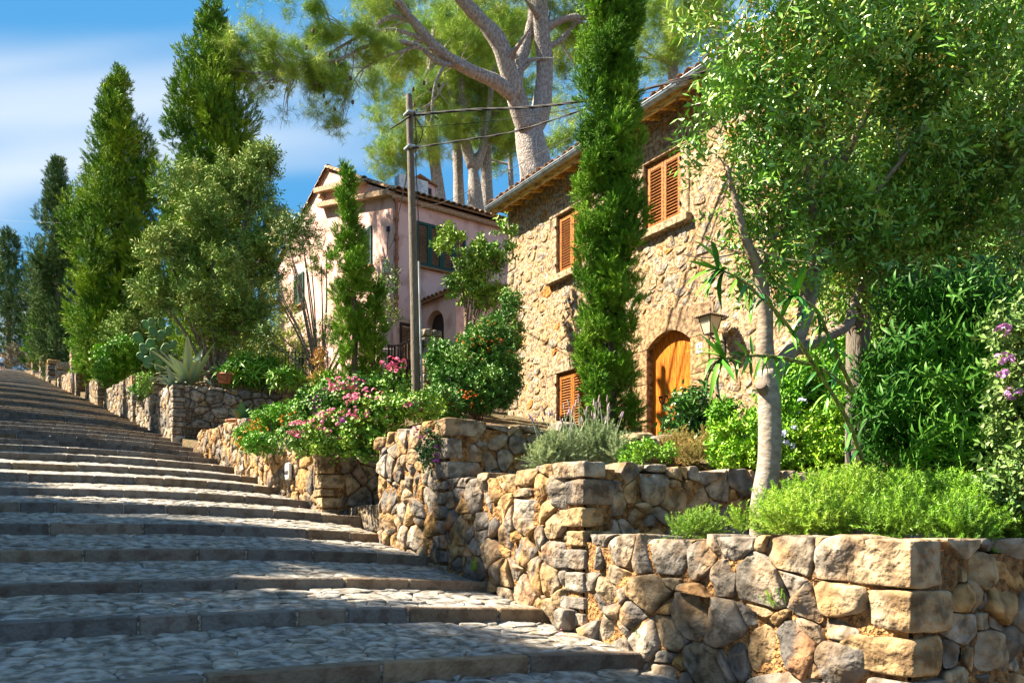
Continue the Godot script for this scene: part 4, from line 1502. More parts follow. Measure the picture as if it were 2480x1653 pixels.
func big_pine() -> void:
	var t := ptree("huge old pine with thick forked grey trunk towering behind the stone house", [Vector3(13.95, 12.51, -22.44), Vector3(13.88, 14.81, -22.49), Vector3(13.70, 16.12, -22.60), Vector3(13.57, 16.94, -22.68)], 0.7, 0.54, [
		[[Vector3(13.64, 16.78, -22.63), Vector3(13.99, 17.60, -22.42), Vector3(14.09, 19.24, -22.36), Vector3(13.87, 20.60, -22.26), Vector3(13.68, 22.42, -22.14)], 0.4, 0.27, 4],
		[[Vector3(13.48, 16.68, -22.50), Vector3(13.04, 17.64, -22.53), Vector3(12.64, 18.53, -22.43), Vector3(12.15, 19.48, -22.37), Vector3(11.54, 20.16, -22.52), Vector3(10.75, 20.76, -22.65), Vector3(10.06, 21.35, -22.72)], 0.4, 0.2, 3],
		[[Vector3(12.96, 17.75, -22.47), Vector3(11.98, 18.13, -22.48), Vector3(10.75, 18.38, -22.65), Vector3(9.77, 18.72, -22.66), Vector3(8.86, 19.35, -22.63), Vector3(8.14, 19.82, -22.49), Vector3(7.58, 20.23, -22.36)], 0.26, 0.12, 5],
		[[Vector3(12.99, 18.21, -22.57), Vector3(13.17, 19.13, -22.69), Vector3(13.56, 20.31, -22.68), Vector3(13.78, 21.27, -22.67), Vector3(13.75, 22.49, -22.80)], 0.26, 0.16, 3],
		[[Vector3(12.90, 19.21, -22.50), Vector3(12.74, 19.43, -22.48), Vector3(12.53, 19.34, -22.50)], 0.13, 0.1],
		[[Vector3(10.75, 18.38, -22.65), Vector3(9.77, 18.26, -22.66), Vector3(8.99, 18.53, -22.55), Vector3(7.99, 18.41, -22.58), Vector3(6.94, 17.90, -22.64), Vector3(6.12, 17.24, -22.55), Vector3(4.98, 16.76, -22.66), Vector3(3.97, 16.26, -22.69)], 0.1, 0.025, 22],
		[[Vector3(9.83, 18.66, -22.62), Vector3(9.08, 18.95, -22.74), Vector3(8.18, 19.04, -22.94), Vector3(7.13, 18.70, -23.11), Vector3(6.10, 18.69, -23.27)], 0.1, 0.03, 18],
		[[Vector3(8.86, 19.35, -22.63), Vector3(8.09, 19.40, -22.75), Vector3(7.43, 18.81, -22.69), Vector3(6.51, 18.04, -22.79), Vector3(5.41, 17.18, -22.99), Vector3(4.29, 16.79, -23.21)], 0.08, 0.02, 22],
		[[Vector3(8.99, 18.53, -22.55), Vector3(7.74, 17.85, -22.74), Vector3(6.82, 17.02, -22.71), Vector3(6.12, 15.57, -22.55)], 0.05, 0.012, 16],
		[[Vector3(4.98, 16.76, -22.66), Vector3(4.41, 16.04, -22.66), Vector3(3.76, 16.28, -22.83)], 0.03, 0.01, 14],
		[[Vector3(9.99, 18.17, -22.53), Vector3(9.61, 17.42, -22.52), Vector3(9.39, 16.37, -22.42)], 0.06, 0.015, 6],
		[[Vector3(9.96, 17.52, -22.54), Vector3(9.78, 17.14, -22.65), Vector3(9.51, 16.75, -22.82), Vector3(9.05, 16.14, -23.10)], 0.05, 0.015, 5],
		[[Vector3(14.06, 20.55, -22.38), Vector3(14.65, 20.96, -22.02), Vector3(15.49, 21.05, -21.50), Vector3(16.47, 20.72, -20.90)], 0.18, 0.06, 5],
		[[Vector3(14.12, 19.90, -22.34), Vector3(14.82, 20.40, -22.26), Vector3(15.71, 21.58, -22.07), Vector3(16.67, 22.67, -21.95)], 0.14, 0.05, 5]],
		[[Vector3(3.73, 19.04, -24.84), Vector3(0.57, 0.33, 0.76), 0.09], [Vector3(4.08, 17.95, -24.51), Vector3(0.52, 0.30, 0.76), 0.09], [Vector3(4.76, 18.81, -24.32), Vector3(0.66, 0.36, 0.85), 0.09], [Vector3(4.52, 16.97, -24.00), Vector3(0.52, 0.30, 0.66), 0.09],
		[Vector3(5.39, 16.52, -23.94), Vector3(0.57, 0.30, 0.66), 0.09], [Vector3(6.02, 15.92, -23.78), Vector3(0.43, 0.24, 0.57), 0.09], [Vector3(6.03, 17.10, -24.02), Vector3(0.47, 0.21, 0.76), 0.09], [Vector3(4.89, 19.40, -24.25), Vector3(0.85, 0.30, 0.85), 0.09], [Vector3(3.10, 16.86, -24.63), Vector3(0.33, 0.36, 0.47), 0.09], [Vector3(3.97, 16.21, -24.11), Vector3(0.47, 0.21, 0.57), 0.09],
		[Vector3(5.77, 18.90, -24.17), Vector3(0.47, 0.24, 0.76), 0.09], [Vector3(4.00, 19.99, -24.79), Vector3(0.95, 0.30, 0.95), 0.09], [Vector3(7.35, 19.67, -22.97), Vector3(0.6, 0.5, 1.0)], [Vector3(8.39, 20.91, -23.51), Vector3(1.6, 0.8, 1.6)], [Vector3(8.52, 19.64, -24.60), Vector3(0.7, 0.8, 1.0)],
		[Vector3(11.50, 22.03, -22.77), Vector3(2.2, 0.8, 2.0)], [Vector3(14.79, 22.69, -21.93), Vector3(2.2, 0.9, 2.0)], [Vector3(15.51, 21.32, -22.66), Vector3(0.9, 0.7, 1.0)], [Vector3(9.41, 19.29, -24.64), Vector3(0.8, 0.6, 1.0)], [Vector3(15.80, 20.34, -23.66), Vector3(0.8, 1.0, 1.0)], [Vector3(15.94, 18.60, -23.57), Vector3(0.6, 0.9, 1.0)]],
		5600, 0.35, 0.7, G_PINE)
	for i in 46:
		var q: Vector3 = [Vector3(4.98, 16.76, -22.66), Vector3(4.29, 16.79, -23.21), Vector3(6.12, 16.32, -22.55), Vector3(7.35, 18.48, -22.97), Vector3(9.44, 16.75, -22.51), Vector3(5.63, 17.47, -22.85)][i % 6]
		var b := MB.new()
		rock(b, Vector3.ZERO, Vector3(0.1, 0.16, 0.1), 3, 2.2, 0.008, [Color(0.1, 0.07, 0.05), Color(0.16, 0.11, 0.08)])
		part("cone", b.commit(), M.bark, t, Transform3D(Basis(), q + rv() * 0.7 - t.position))

func far_pines() -> void:
	var T := [
		["slender pine with a bent trunk nearest the utility pole behind the pink house roof", [Vector3(16.17, 18.41, -35.16), Vector3(15.94, 20.67, -35.30), Vector3(15.71, 22.70, -35.44), Vector3(15.63, 25.18, -35.49), Vector3(15.94, 27.89, -35.30)], 0.34, [[Vector3(14.75, 21.75, -35.92), 1.4], [Vector3(14.24, 21.14, -36.99), 1.2], [Vector3(14.29, 23.51, -38.29), 1.1], [Vector3(14.82, 23.63, -35.02), 1.8], [Vector3(12.94, 24.06, -35.65), 1.3], [Vector3(15.21, 27.65, -38.07), 2], [Vector3(14.17, 20.12, -37.40), 0.5], [Vector3(15.24, 21.07, -33.88), 1]]],
		["straight slim pine trunk standing just past the chimney of the pink house", [Vector3(18.43, 19.07, -37.29), Vector3(18.35, 21.48, -37.34), Vector3(18.30, 23.41, -37.37), Vector3(18.18, 26.31, -37.45), Vector3(18.10, 30.16, -37.50)], 0.33, [[Vector3(18.68, 25.73, -38.61), 1.6], [Vector3(16.62, 25.99, -36.15), 1.8], [Vector3(19.37, 29.01, -38.85), 1.8], [Vector3(17.33, 28.94, -36.52), 2.2], [Vector3(19.84, 24.30, -38.67), 1]]],
		["pine with a trunk forked low like a Y behind the two roofs", [Vector3(18.20, 18.33, -35.09), Vector3(18.16, 19.95, -35.11), Vector3(18.08, 20.98, -35.16)], 0.48, [[Vector3(17.04, 22.42, -34.49), 1], [Vector3(19.52, 24.64, -36.11), 1.4], [Vector3(18.99, 26.16, -36.62), 1.6], [Vector3(16.92, 26.54, -33.80), 2], [Vector3(19.68, 26.99, -35.42), 1.6]]],
		["slim pine trunk close to the stone house eaves", [Vector3(19.28, 18.47, -35.60), Vector3(19.18, 21.06, -35.66), Vector3(19.12, 23.42, -35.69), Vector3(19.00, 26.25, -35.77), Vector3(19.04, 29.55, -35.74)], 0.36, [[Vector3(19.25, 28.85, -35.17), 2], [Vector3(20.37, 25.59, -36.13), 1.2], [Vector3(21.20, 23.37, -36.10), 0.8], [Vector3(20.13, 23.15, -36.19), 0.8]]],
		["thin far pine seen beside the big trunk above the stone house gutter", [Vector3(25.07, 23.18, -42.60), Vector3(24.98, 25.43, -42.66), Vector3(24.88, 28.25, -42.72), Vector3(24.98, 31.92, -42.66)], 0.2, [[Vector3(25.88, 28.26, -44.25), 1], [Vector3(25.18, 26.05, -44.22), 0.8], [Vector3(25.44, 28.45, -42.18), 1], [Vector3(24.78, 30.36, -42.44), 2], [Vector3(24.87, 32.74, -41.53), 2.2]]],
		["pine crown rising behind the stone house roof beyond the slim cypress", [Vector3(23.95, 17.29, -25.70), Vector3(23.78, 21.60, -25.81), Vector3(23.60, 24.88, -25.91)], 0.4, [[Vector3(23.20, 24.32, -26.69), 1.5], [Vector3(23.85, 24.39, -25.59), 1.6], [Vector3(22.87, 26.20, -26.92), 1.6], [Vector3(23.43, 24.66, -23.99), 1.5], [Vector3(23.02, 26.19, -25.27), 1.8], [Vector3(21.94, 23.73, -27.10), 1], [Vector3(18.53, 19.91, -26.90), 0.7], [Vector3(18.37, 19.14, -27.02), 0.6], [Vector3(24.11, 25.45, -23.59), 1.6], [Vector3(19.61, 24.03, -27.05), 1.4]]]]
	for q in T:
		var tr: Array = q[1]
		var bl := []
		for p in q[3]:
			bl.append([p[0], Vector3(p[1], p[1] * 0.75, p[1])])
		var lm := []
		if tr.size() == 3 and q[2] > 0.45:
			lm = [[[Vector3(18.08, 20.98, -35.16), Vector3(17.76, 22.25, -35.36), Vector3(17.61, 23.41, -35.45), Vector3(17.57, 26.41, -35.48)], 0.32, 0.15, 6], [[Vector3(18.12, 20.87, -35.14), Vector3(18.51, 21.91, -34.90), Vector3(18.71, 23.18, -34.78), Vector3(19.04, 26.41, -34.57)], 0.28, 0.12, 6]]
		else:
			var k := tr.size() - 1
			for e in 4:
				var o: Vector3 = tr[k - 1].lerp(tr[k], R.randf()) if e > 1 else tr[k - 2].lerp(tr[k - 1], R.randf())
				var w := rv(); w.y = absf(w.y) * 0.5
				lm.append([[o, o + w * 1.2, o + w * 2.4 + Vector3(0, 0.3, 0)], 0.09, 0.03, 4])
		ptree(q[0], tr, q[2], q[2] * 0.5, lm, bl, 1700, 0.5, 1.0, G_PINE, "pines behind the houses")

func front_tree() -> void:
	var base := Vector3(1.37, 1.42, -0.25)
	var t := thing("olive_tree", "smooth pale-trunked tree with glossy green crown growing from the rosemary bed", "tree", base)
	var b := MB.new()
	b.col = Color(0.56, 0.51, 0.47)
	limb(b, [base, Vector3(1.37, 1.82, -0.25), Vector3(1.41, 2.18, -0.22), Vector3(1.41, 2.58, -0.22), Vector3(1.40, 2.85, -0.23)], 0.097, 0.078, 16, 0.08, base)
	part("trunk", b.commit(), M.smooth_bark, t)
	for q in [[[Vector3(1.40, 2.82, -0.23), Vector3(1.38, 3.05, -0.24), Vector3(1.39, 3.28, -0.24), Vector3(1.31, 3.60, -0.23), Vector3(1.20, 3.78, -0.24), Vector3(1.12, 4.08, -0.28), Vector3(1.06, 4.37, -0.32)], 0.075, 0.015],
		[[Vector3(1.41, 2.78, -0.22), Vector3(1.55, 2.94, -0.20), Vector3(1.69, 3.14, -0.17), Vector3(1.84, 3.44, -0.19), Vector3(2.00, 3.85, -0.22), Vector3(2.10, 4.34, -0.27), Vector3(2.38, 4.79, -0.22), Vector3(2.55, 5.28, -0.11), Vector3(2.64, 5.78, -0.06)], 0.07, 0.02],
		[[Vector3(1.61, 3.00, -0.22), Vector3(2.04, 3.18, -0.19), Vector3(2.28, 3.31, -0.16), Vector3(2.40, 3.52, -0.20), Vector3(2.85, 4.17, -0.16), Vector3(3.26, 4.58, -0.03), Vector3(3.74, 4.88, 0.27)], 0.05, 0.016],
		[[Vector3(1.69, 3.14, -0.17), Vector3(1.82, 3.58, -0.21), Vector3(1.88, 3.88, -0.17), Vector3(1.76, 4.26, -0.13), Vector3(1.68, 4.80, -0.17), Vector3(1.56, 5.17, -0.25), Vector3(1.48, 5.37, -0.30)], 0.038, 0.012],
		[[Vector3(2.10, 4.34, -0.27), Vector3(2.00, 4.83, -0.21), Vector3(1.98, 5.35, -0.22), Vector3(2.01, 5.87, -0.21), Vector3(2.04, 6.29, -0.19)], 0.035, 0.015],
		[[Vector3(1.31, 3.60, -0.23), Vector3(1.48, 3.95, -0.18), Vector3(1.51, 4.35, -0.16)], 0.02, 0.008],
		[[Vector3(2.01, 3.92, -0.21), Vector3(2.13, 4.09, -0.01), Vector3(2.34, 4.46, 0.23), Vector3(2.50, 4.82, 0.45)], 0.028, 0.01]]:
		var lb := MB.new()
		lb.col = Color(0.46, 0.39, 0.32)
		limb(lb, q[0], q[1], q[2], 10, 0.12, base)
		for k in 8:
			var i: int = maxi(1, q[0].size() - 1 - R.randi() % 4)
			var o: Vector3 = q[0][i - 1].lerp(q[0][i], R.randf())
			var e := (rv() + Vector3(0, 0.3, 0)).normalized() * R.randf_range(0.25, 0.6)
			limb(lb, [o, o + e * 0.5 + rv() * 0.05, o + e], 0.008, 0.003, 4, 0.0, base)
		part("branch", lb.commit(), M.smooth_bark, t)
	var sb := MB.new()
	sb.col = Color(0.36, 0.30, 0.26)
	limb(sb, [Vector3(1.39, 2.66, -0.21), Vector3(1.32, 2.70, -0.21), Vector3(1.28, 2.73, -0.19)], 0.048, 0.04, 10, 0.1, base)
	part("cut_stub", sb.commit(), M.smooth_bark, t)
	var blobs := [[Vector3(1.31, 5.12, -0.29), Vector3(0.4, 0.5, 0.5), 0.11], [Vector3(1.05, 5.48, -0.44), Vector3(0.3, 0.2, 0.4), 0.045], [Vector3(1.59, 5.54, -0.23), Vector3(0.5, 0.5, 0.6), 0.3], [Vector3(1.73, 4.97, -0.14), Vector3(0.6, 0.6, 0.7)], [Vector3(2.28, 5.52, -0.04), Vector3(0.7, 0.6, 0.8)], [Vector3(2.43, 4.77, -0.07), Vector3(0.6, 0.5, 0.7)],
		[Vector3(2.78, 5.17, 0.27), Vector3(0.7, 0.7, 0.8)], [Vector3(3.26, 5.35, 0.56), Vector3(0.6, 0.8, 0.8)], [Vector3(3.01, 4.45, 0.17), Vector3(0.6, 0.5, 0.6)], [Vector3(3.53, 4.49, 0.49), Vector3(0.5, 0.6, 0.6)], [Vector3(1.56, 4.28, -0.13), Vector3(0.36, 0.36, 0.4), 0.14], [Vector3(1.23, 4.44, -0.22), Vector3(0.2, 0.24, 0.3), 0.06],
		[Vector3(1.75, 3.88, -0.25), Vector3(0.3, 0.3, 0.3)], [Vector3(2.13, 3.67, -0.25), Vector3(0.3, 0.2, 0.3)], [Vector3(2.57, 3.83, -0.34), Vector3(0.3, 0.3, 0.3)], [Vector3(0.91, 4.34, -0.35), Vector3(0.13, 0.07, 0.2), 0.025], [Vector3(1.12, 4.13, -0.28), Vector3(0.18, 0.12, 0.22), 0.04], [Vector3(1.35, 3.82, -0.26), Vector3(0.24, 0.2, 0.25)], [Vector3(1.59, 3.58, -0.23), Vector3(0.22, 0.16, 0.25)], [Vector3(2.13, 4.06, -0.13), Vector3(0.4, 0.3, 0.5)], [Vector3(2.67, 3.84, -0.04), Vector3(0.5, 0.3, 0.5)],
		[Vector3(2.04, 6.22, -0.19), Vector3(0.9, 0.35, 0.8), 0.16], [Vector3(3.08, 6.22, 0.45), Vector3(0.9, 0.35, 0.8), 0.16], [Vector3(0.98, 4.96, -0.37), Vector3(0.14, 0.2, 0.3), 0.012], [Vector3(3.32, 3.88, 0.24), Vector3(0.5, 0.3, 0.5)], [Vector3(1.01, 4.64, -0.35), Vector3(0.12, 0.12, 0.2), 0.02]]
	scatter(t, "crown", sp.olive, M.leaf_gloss, blobs, 3200, 0.2, 0.34, G_FRONT, 0.7, 0.4, 0.8, -0.02, 1.4, 0.5)
	scatter(t, "buds", sp.bud, M.petal, blobs, 2000, 0.016, 0.03, [Color(0.5, 0.36, 0.06), Color(0.6, 0.45, 0.12)], 0.7, 0.4, 0.8, 0.0, 1.6, 0.3)

func back_trees() -> void:
	var b1 := Vector3(6.16, 3.35, -2.01)
	b1.y = 2.2
	var blobs := [[Vector3(5.79, 6.06, -2.00), Vector3(1.1, 1.1, 1.0)], [Vector3(6.48, 6.34, -1.22), Vector3(1.2, 1.4, 1.0)], [Vector3(5.86, 4.58, -1.13), Vector3(1.1, 0.8, 0.9)], [Vector3(5.16, 4.60, -2.03), Vector3(0.8, 0.6, 0.8)], [Vector3(6.06, 7.39, -2.06), Vector3(1.4, 0.9, 1.0)], [Vector3(7.12, 7.93, -1.41), Vector3(1.2, 0.9, 1)], [Vector3(5.12, 5.50, -2.29), Vector3(0.7, 0.7, 0.8)], [Vector3(5.99, 3.65, -0.82), Vector3(0.8, 0.7, 0.7)], [Vector3(5.15, 3.69, -1.57), Vector3(0.9, 0.6, 0.7)], [Vector3(5.46, 3.26, -1.14), Vector3(0.9, 0.5, 0.7)]]
	var t := bush("dense_tree", "dense dark evergreen tree filling the space behind the pale-trunked tree", "tree", b1, blobs, sp.olive, M.leaf, 5200, 0.26, 0.44, G_DARK, 9, 0.7, 0.4, -0.15, 1.0, "", Color(0.2, 0.16, 0.12), 0.05)
	t.set_meta("category", "tree")
	var o := Vector3(3.69, 2.22, -1.76)
	bush("plumbago_bush", "bright lime-green bush with a few pale blue flowers behind the tree trunk", "bush", o, [[Vector3(3.10, 2.55, -2.12), Vector3(0.3, 0.25, 0.35)], [Vector3(3.57, 2.65, -1.95), Vector3(0.35, 0.4, 0.4)], [Vector3(4.06, 2.86, -1.88), Vector3(0.35, 0.45, 0.4)], [Vector3(3.80, 2.35, -1.57), Vector3(0.35, 0.25, 0.35)], [Vector3(3.14, 2.30, -1.86), Vector3(0.4, 0.2, 0.3)], [Vector3(3.13, 2.85, -2.34), Vector3(0.1, 0.16, 0.15)], [Vector3(4.12, 2.73, -1.49), Vector3(0.35, 0.5, 0.4)], [Vector3(4.26, 3.34, -1.76), Vector3(0.4, 0.4, 0.4)], [Vector3(3.94, 3.17, -2.08), Vector3(0.35, 0.3, 0.35)]], sp.broad, M.leaf, 5000, 0.1, 0.18, G_BRIGHT, 8, 0.7, 0.5, -0.2, 2.0)
	blossoms(get_node("plumbago_bush"), "blossoms", sp.flower, [[Vector3(2.84, 2.31, -1.93), Vector3(0.06, 0.05, 0.05)], [Vector3(3.00, 2.59, -1.95), Vector3(0.04, 0.04, 0.04)], [Vector3(3.65, 2.96, -1.78), Vector3(0.15, 0.1, 0.1)], [Vector3(3.31, 2.60, -1.64), Vector3(0.1, 0.1, 0.1)]], 14, 0.03, 0.045, [Color(0.4, 0.45, 0.75), Color(0.6, 0.65, 0.85)])
	# post with its hose
	var pb := Vector3(2.86, 1.5, -0.51)
	var pt := thing("wooden_post", "thick weathered post with a black hose half hidden by the oleander", "post", pb)
	var wb := MB.new()
	limb(wb, [pb, pb + Vector3(0.0, 0.6, 0), pb + Vector3(0.01, 3.0, 0)], 0.11, 0.1, 14, 0.06, pb)
	part("pole", wb.commit(), M.pole_wood, pt)
	var hb := MB.new()
	limb(hb, [Vector3(2.73, 1.94, -0.35), Vector3(2.63, 2.06, -0.36), Vector3(2.62, 2.26, -0.42), Vector3(2.67, 2.49, -0.45), Vector3(2.74, 2.83, -0.46)], 0.022, 0.022, 8, 0.0, pb)
	part("hose", hb.commit(false), M.cable, pt)

func oleander() -> void:
	var base := Vector3(3.0, 1.4, 0.9)
	var t := bush("oleander_shrub", "large dark oleander with long narrow drooping leaves above the rosemary", "shrub", base, [[Vector3(2.13, 2.60, 0.81), Vector3(0.5, 0.4, 0.45)], [Vector3(2.27, 3.01, 1.01), Vector3(0.45, 0.35, 0.4)], [Vector3(1.96, 2.84, 0.58), Vector3(0.3, 0.25, 0.3)], [Vector3(1.83, 2.28, 0.74), Vector3(0.32, 0.3, 0.35)], [Vector3(2.12, 2.24, 1.03), Vector3(0.42, 0.35, 0.4)], [Vector3(1.83, 2.52, 0.50), Vector3(0.22, 0.25, 0.25)], [Vector3(2.17, 2.55, 1.18), Vector3(0.3, 0.5, 0.35)], [Vector3(2.12, 3.27, 0.68), Vector3(0.4, 0.2, 0.4)]], sp.oleander, M.leaf_oleander, 1700, 0.17, 0.27, G_OLEANDER, 12, 0.5, -0.9, -0.3, 1.5, "", Color(0.16, 0.2, 0.08), 0.02)
	# two arms reach out in front of the house, each leaf its own
	var lv := []
	for k in 4:
		var b := MB.new()
		blade(b, Vector3.ZERO, Vector3(0, 0, -1), Vector3.RIGHT, 1.0, 0.135, [0.1, 0.5, 0.8, 0.3][k], 6, 0.3)
		lv.append(b.commit(false))
	for q in [[Vector3(1.34, 2.02, 0.67), Vector3(1.06, 2.35, 0.73), Vector3(0.71, 2.65, 0.76), Vector3(0.39, 2.88, 0.80), Vector3(0.13, 3.01, 0.81), Vector3(-0.04, 3.07, 0.82), Vector3(-0.20, 3.08, 0.84)], [Vector3(1.18, 2.53, 0.69), Vector3(0.84, 2.64, 0.72), Vector3(0.49, 2.67, 0.74), Vector3(0.22, 2.66, 0.75), Vector3(0.03, 2.63, 0.75), Vector3(-0.08, 2.61, 0.74)], [Vector3(1.27, 2.55, 0.63), Vector3(0.96, 2.86, 0.68), Vector3(0.82, 3.00, 0.71), Vector3(0.67, 3.05, 0.73), Vector3(0.56, 3.07, 0.72)]]:
		var sb := MB.new()
		sb.col = Color(0.22, 0.26, 0.08)
		limb(sb, q, 0.016, 0.005, 7, 0.1, base)
		var br := part("branch", sb.commit(), M.bark, t)
		for i in range(1, q.size()):
			var last: bool = i == q.size() - 1
			for k in (18 if last else 9):
				var f := R.randf() if not last else (0.6 + 0.4 * k / 17.0)
				var o: Vector3 = q[i - 1].lerp(q[i], f)
				var d: Vector3 = (q[i] - q[i - 1]).normalized()
				var w := (d * (0.9 if last else 0.4) + rv() * 0.9 + Vector3(0, 0.25 if last else -0.25, 0)).normalized()
				var y := Vector3.UP - w * w.dot(Vector3.UP)
				y = (y + rv() * 0.4 - w * w.dot(y) * 0.4).normalized()
				var xa := y.cross(-w).normalized()
				var l := R.randf_range(0.14, 0.22) * (1.25 if last else 1.0)
				part("leaf", lv[R.randi() % 4], [M.ole1, M.ole2, M.ole3][R.randi() % 3], br, Transform3D(Basis(xa, (-w).cross(xa), -w).scaled(Vector3.ONE * l), o - base))

func low_plants() -> void:
	# rosemary along the near bed, spilling over the wall
	bush("rosemary_hedge", "spreading bright green rosemary covering the near bed and spilling over the wall", "rosemary", Vector3(1.6, 1.45, 0.4), [[Vector3(0.67, 1.63, 0.38), Vector3(0.16, 0.03, 0.2)], [Vector3(0.89, 1.70, 0.51), Vector3(0.24, 0.10, 0.3)], [Vector3(0.91, 1.77, 0.76), Vector3(0.3, 0.13, 0.35)], [Vector3(0.97, 1.74, 1.03), Vector3(0.3, 0.12, 0.4)], [Vector3(1.03, 1.71, 1.31), Vector3(0.3, 0.11, 0.4)], [Vector3(1.08, 1.70, 1.57), Vector3(0.3, 0.12, 0.35)], [Vector3(1.16, 1.65, 1.74), Vector3(0.25, 0.10, 0.3)], [Vector3(0.49, 1.65, 0.97), Vector3(0.35, 0.07, 0.25)], [Vector3(0.69, 1.64, 1.45), Vector3(0.35, 0.07, 0.25)], [Vector3(0.64, 1.55, 1.79), Vector3(0.07, 0.08, 0.05)], [Vector3(0.73, 1.62, 1.71), Vector3(0.15, 0.06, 0.1)]], sp.rosemary, M.leaf, 5200, 0.09, 0.2, [Color(0.10, 0.25, 0.015), Color(0.18, 0.37, 0.02), Color(0.30, 0.46, 0.04)], 0, 0.5, 1.0, -0.3, 2.0)
	bush("juniper_bush", "small separate dark green bush on the near wall at the foot of the second terrace", "bush", Vector3(0.22, 1.60, 0.22), [[Vector3(0.10, 1.61, 0.26), Vector3(0.08, 0.03, 0.1)], [Vector3(0.21, 1.63, 0.33), Vector3(0.09, 0.05, 0.1)]], sp.rosemary, M.leaf, 210, 0.08, 0.14, G_SLIM, 0, 0.6, 0.8, -0.4)
	var lav := bush("lavender_bush", "grey-green lavender with long flower stalks on the second terrace", "lavender", Vector3(1.05, 2.28, -2.20), [[Vector3(0.95, 2.37, -2.38), Vector3(0.16, 0.1, 0.18)], [Vector3(1.33, 2.42, -2.26), Vector3(0.2, 0.13, 0.2)], [Vector3(0.77, 2.28, -2.37), Vector3(0.1, 0.05, 0.12)], [Vector3(1.33, 2.34, -2.03), Vector3(0.12, 0.08, 0.16)]], sp.rosemary, M.leaf_dull, 800, 0.1, 0.2, [Color(0.2, 0.28, 0.13), Color(0.33, 0.42, 0.22), Color(0.38, 0.44, 0.09)], 0, 0.6, 0.9, -0.4, 2.5)
	scatter(lav, "flower_stalks", sp.stalk, M.petal, [[Vector3(1.28, 2.50, -2.30), Vector3(0.3, 0.1, 0.2)], [Vector3(0.94, 2.45, -2.39), Vector3(0.2, 0.08, 0.2)]], 60, 0.22, 0.42, [Color(0.25, 0.25, 0.2), Color(0.33, 0.27, 0.4)], 0.3, 1.0, 0.3, -0.9)
	bush("trailing_herb", "yellow-green herb trailing over the second terrace wall", "herb", Vector3(1.02, 2.21, -1.28), [[Vector3(0.77, 2.20, -1.09), Vector3(0.07, 0.08, 0.05)], [Vector3(1.19, 2.32, -1.42), Vector3(0.08, 0.05, 0.1)], [Vector3(1.48, 2.32, -1.47), Vector3(0.06, 0.04, 0.08)]], sp.broad, M.leaf, 130, 0.06, 0.11, G_BRIGHT, 0, 0.6, 0.4, -0.4)
	bush("citrus_shrub", "dark glossy shrub with dangling leaves in front of the plank door", "shrub", Vector3(4.10, 2.62, -3.85), [[Vector3(4.07, 3.26, -3.87), Vector3(0.22, 0.16, 0.22)], [Vector3(3.98, 2.98, -3.93), Vector3(0.2, 0.2, 0.2)], [Vector3(4.27, 2.98, -3.75), Vector3(0.2, 0.25, 0.2)], [Vector3(4.12, 2.70, -3.84), Vector3(0.2, 0.15, 0.2)]], sp.citrus, M.leaf_gloss, 330, 0.16, 0.24, G_OLEANDER, 4, 0.7, 0.1, -0.3)
	bush("dry_grass_clump", "tuft of dry straw-coloured stems beside the dark shrub", "plant", Vector3(3.13, 2.39, -2.80), [[Vector3(3.10, 2.55, -3.06), Vector3(0.18, 0.14, 0.2)], [Vector3(3.30, 2.56, -2.70), Vector3(0.2, 0.16, 0.2)], [Vector3(3.02, 2.45, -2.76), Vector3(0.2, 0.1, 0.2)]], sp.rosemary, M.leaf_dull, 420, 0.1, 0.22, [Color(0.32, 0.2, 0.06), Color(0.36, 0.28, 0.1), Color(0.2, 0.22, 0.06)], 0, 0.5, 1.0, -0.4)
	for q in [[Vector3(1.75, 0.0, -3.9), 0.3, "pale boulder in front of the slim cypress foot"], [Vector3(3.15, 2.68, -3.85), 0.36, "rough boulder before the plank door"], [Vector3(3.27, 2.63, -3.54), 0.33, "low boulder under the dark glossy shrub"], [Vector3(1.86, 2.71, -3.58), 0.3, "rounded boulder behind the lavender stalks"], [Vector3(-0.06, 0.98, -0.83), 0.16, "loose stone wedged at the end of a stair kerb"]]:
		var p: Vector3 = q[0]
		if p.y == 0.0:
			p.y = terr(p.x, -p.z)
		var rk := thing("boulder", q[2], "boulder", p, "loose boulders")
		var rb := MB.new()
		rock(rb, Vector3.ZERO, Vector3(q[1] * 1.2, q[1], q[1]), 8, 3.5, 0.02, stone_colors(0.4), Basis(), p)
		part("stone", rb.commit(), M.stone, rk)
	# flowering bed
	var ge := bush("geranium_bush", "sprawling pink-flowered geranium on the middle terrace wall", "geranium", Vector3(0.20, 2.74, -6.01), [[Vector3(-0.01, 3.26, -6.37), Vector3(0.3, 0.22, 0.3)], [Vector3(0.27, 3.26, -5.73), Vector3(0.3, 0.25, 0.3)], [Vector3(0.00, 2.81, -5.78), Vector3(0.4, 0.22, 0.3)], [Vector3(-0.21, 2.87, -6.49), Vector3(0.3, 0.16, 0.3)], [Vector3(0.35, 2.99, -5.21), Vector3(0.25, 0.2, 0.25)], [Vector3(0.54, 3.44, -5.33), Vector3(0.12, 0.25, 0.12)], [Vector3(0.62, 3.06, -4.81), Vector3(0.22, 0.1, 0.2)], [Vector3(0.17, 2.72, -5.32), Vector3(0.25, 0.15, 0.2)]], sp.round, M.leaf, 1250, 0.09, 0.17, [Color(0.05, 0.17, 0.015), Color(0.12, 0.30, 0.02), Color(0.22, 0.38, 0.03)], 10, 0.8, 0.5, -0.3, 2.0, "", Color(0.3, 0.2, 0.14), 0.012)
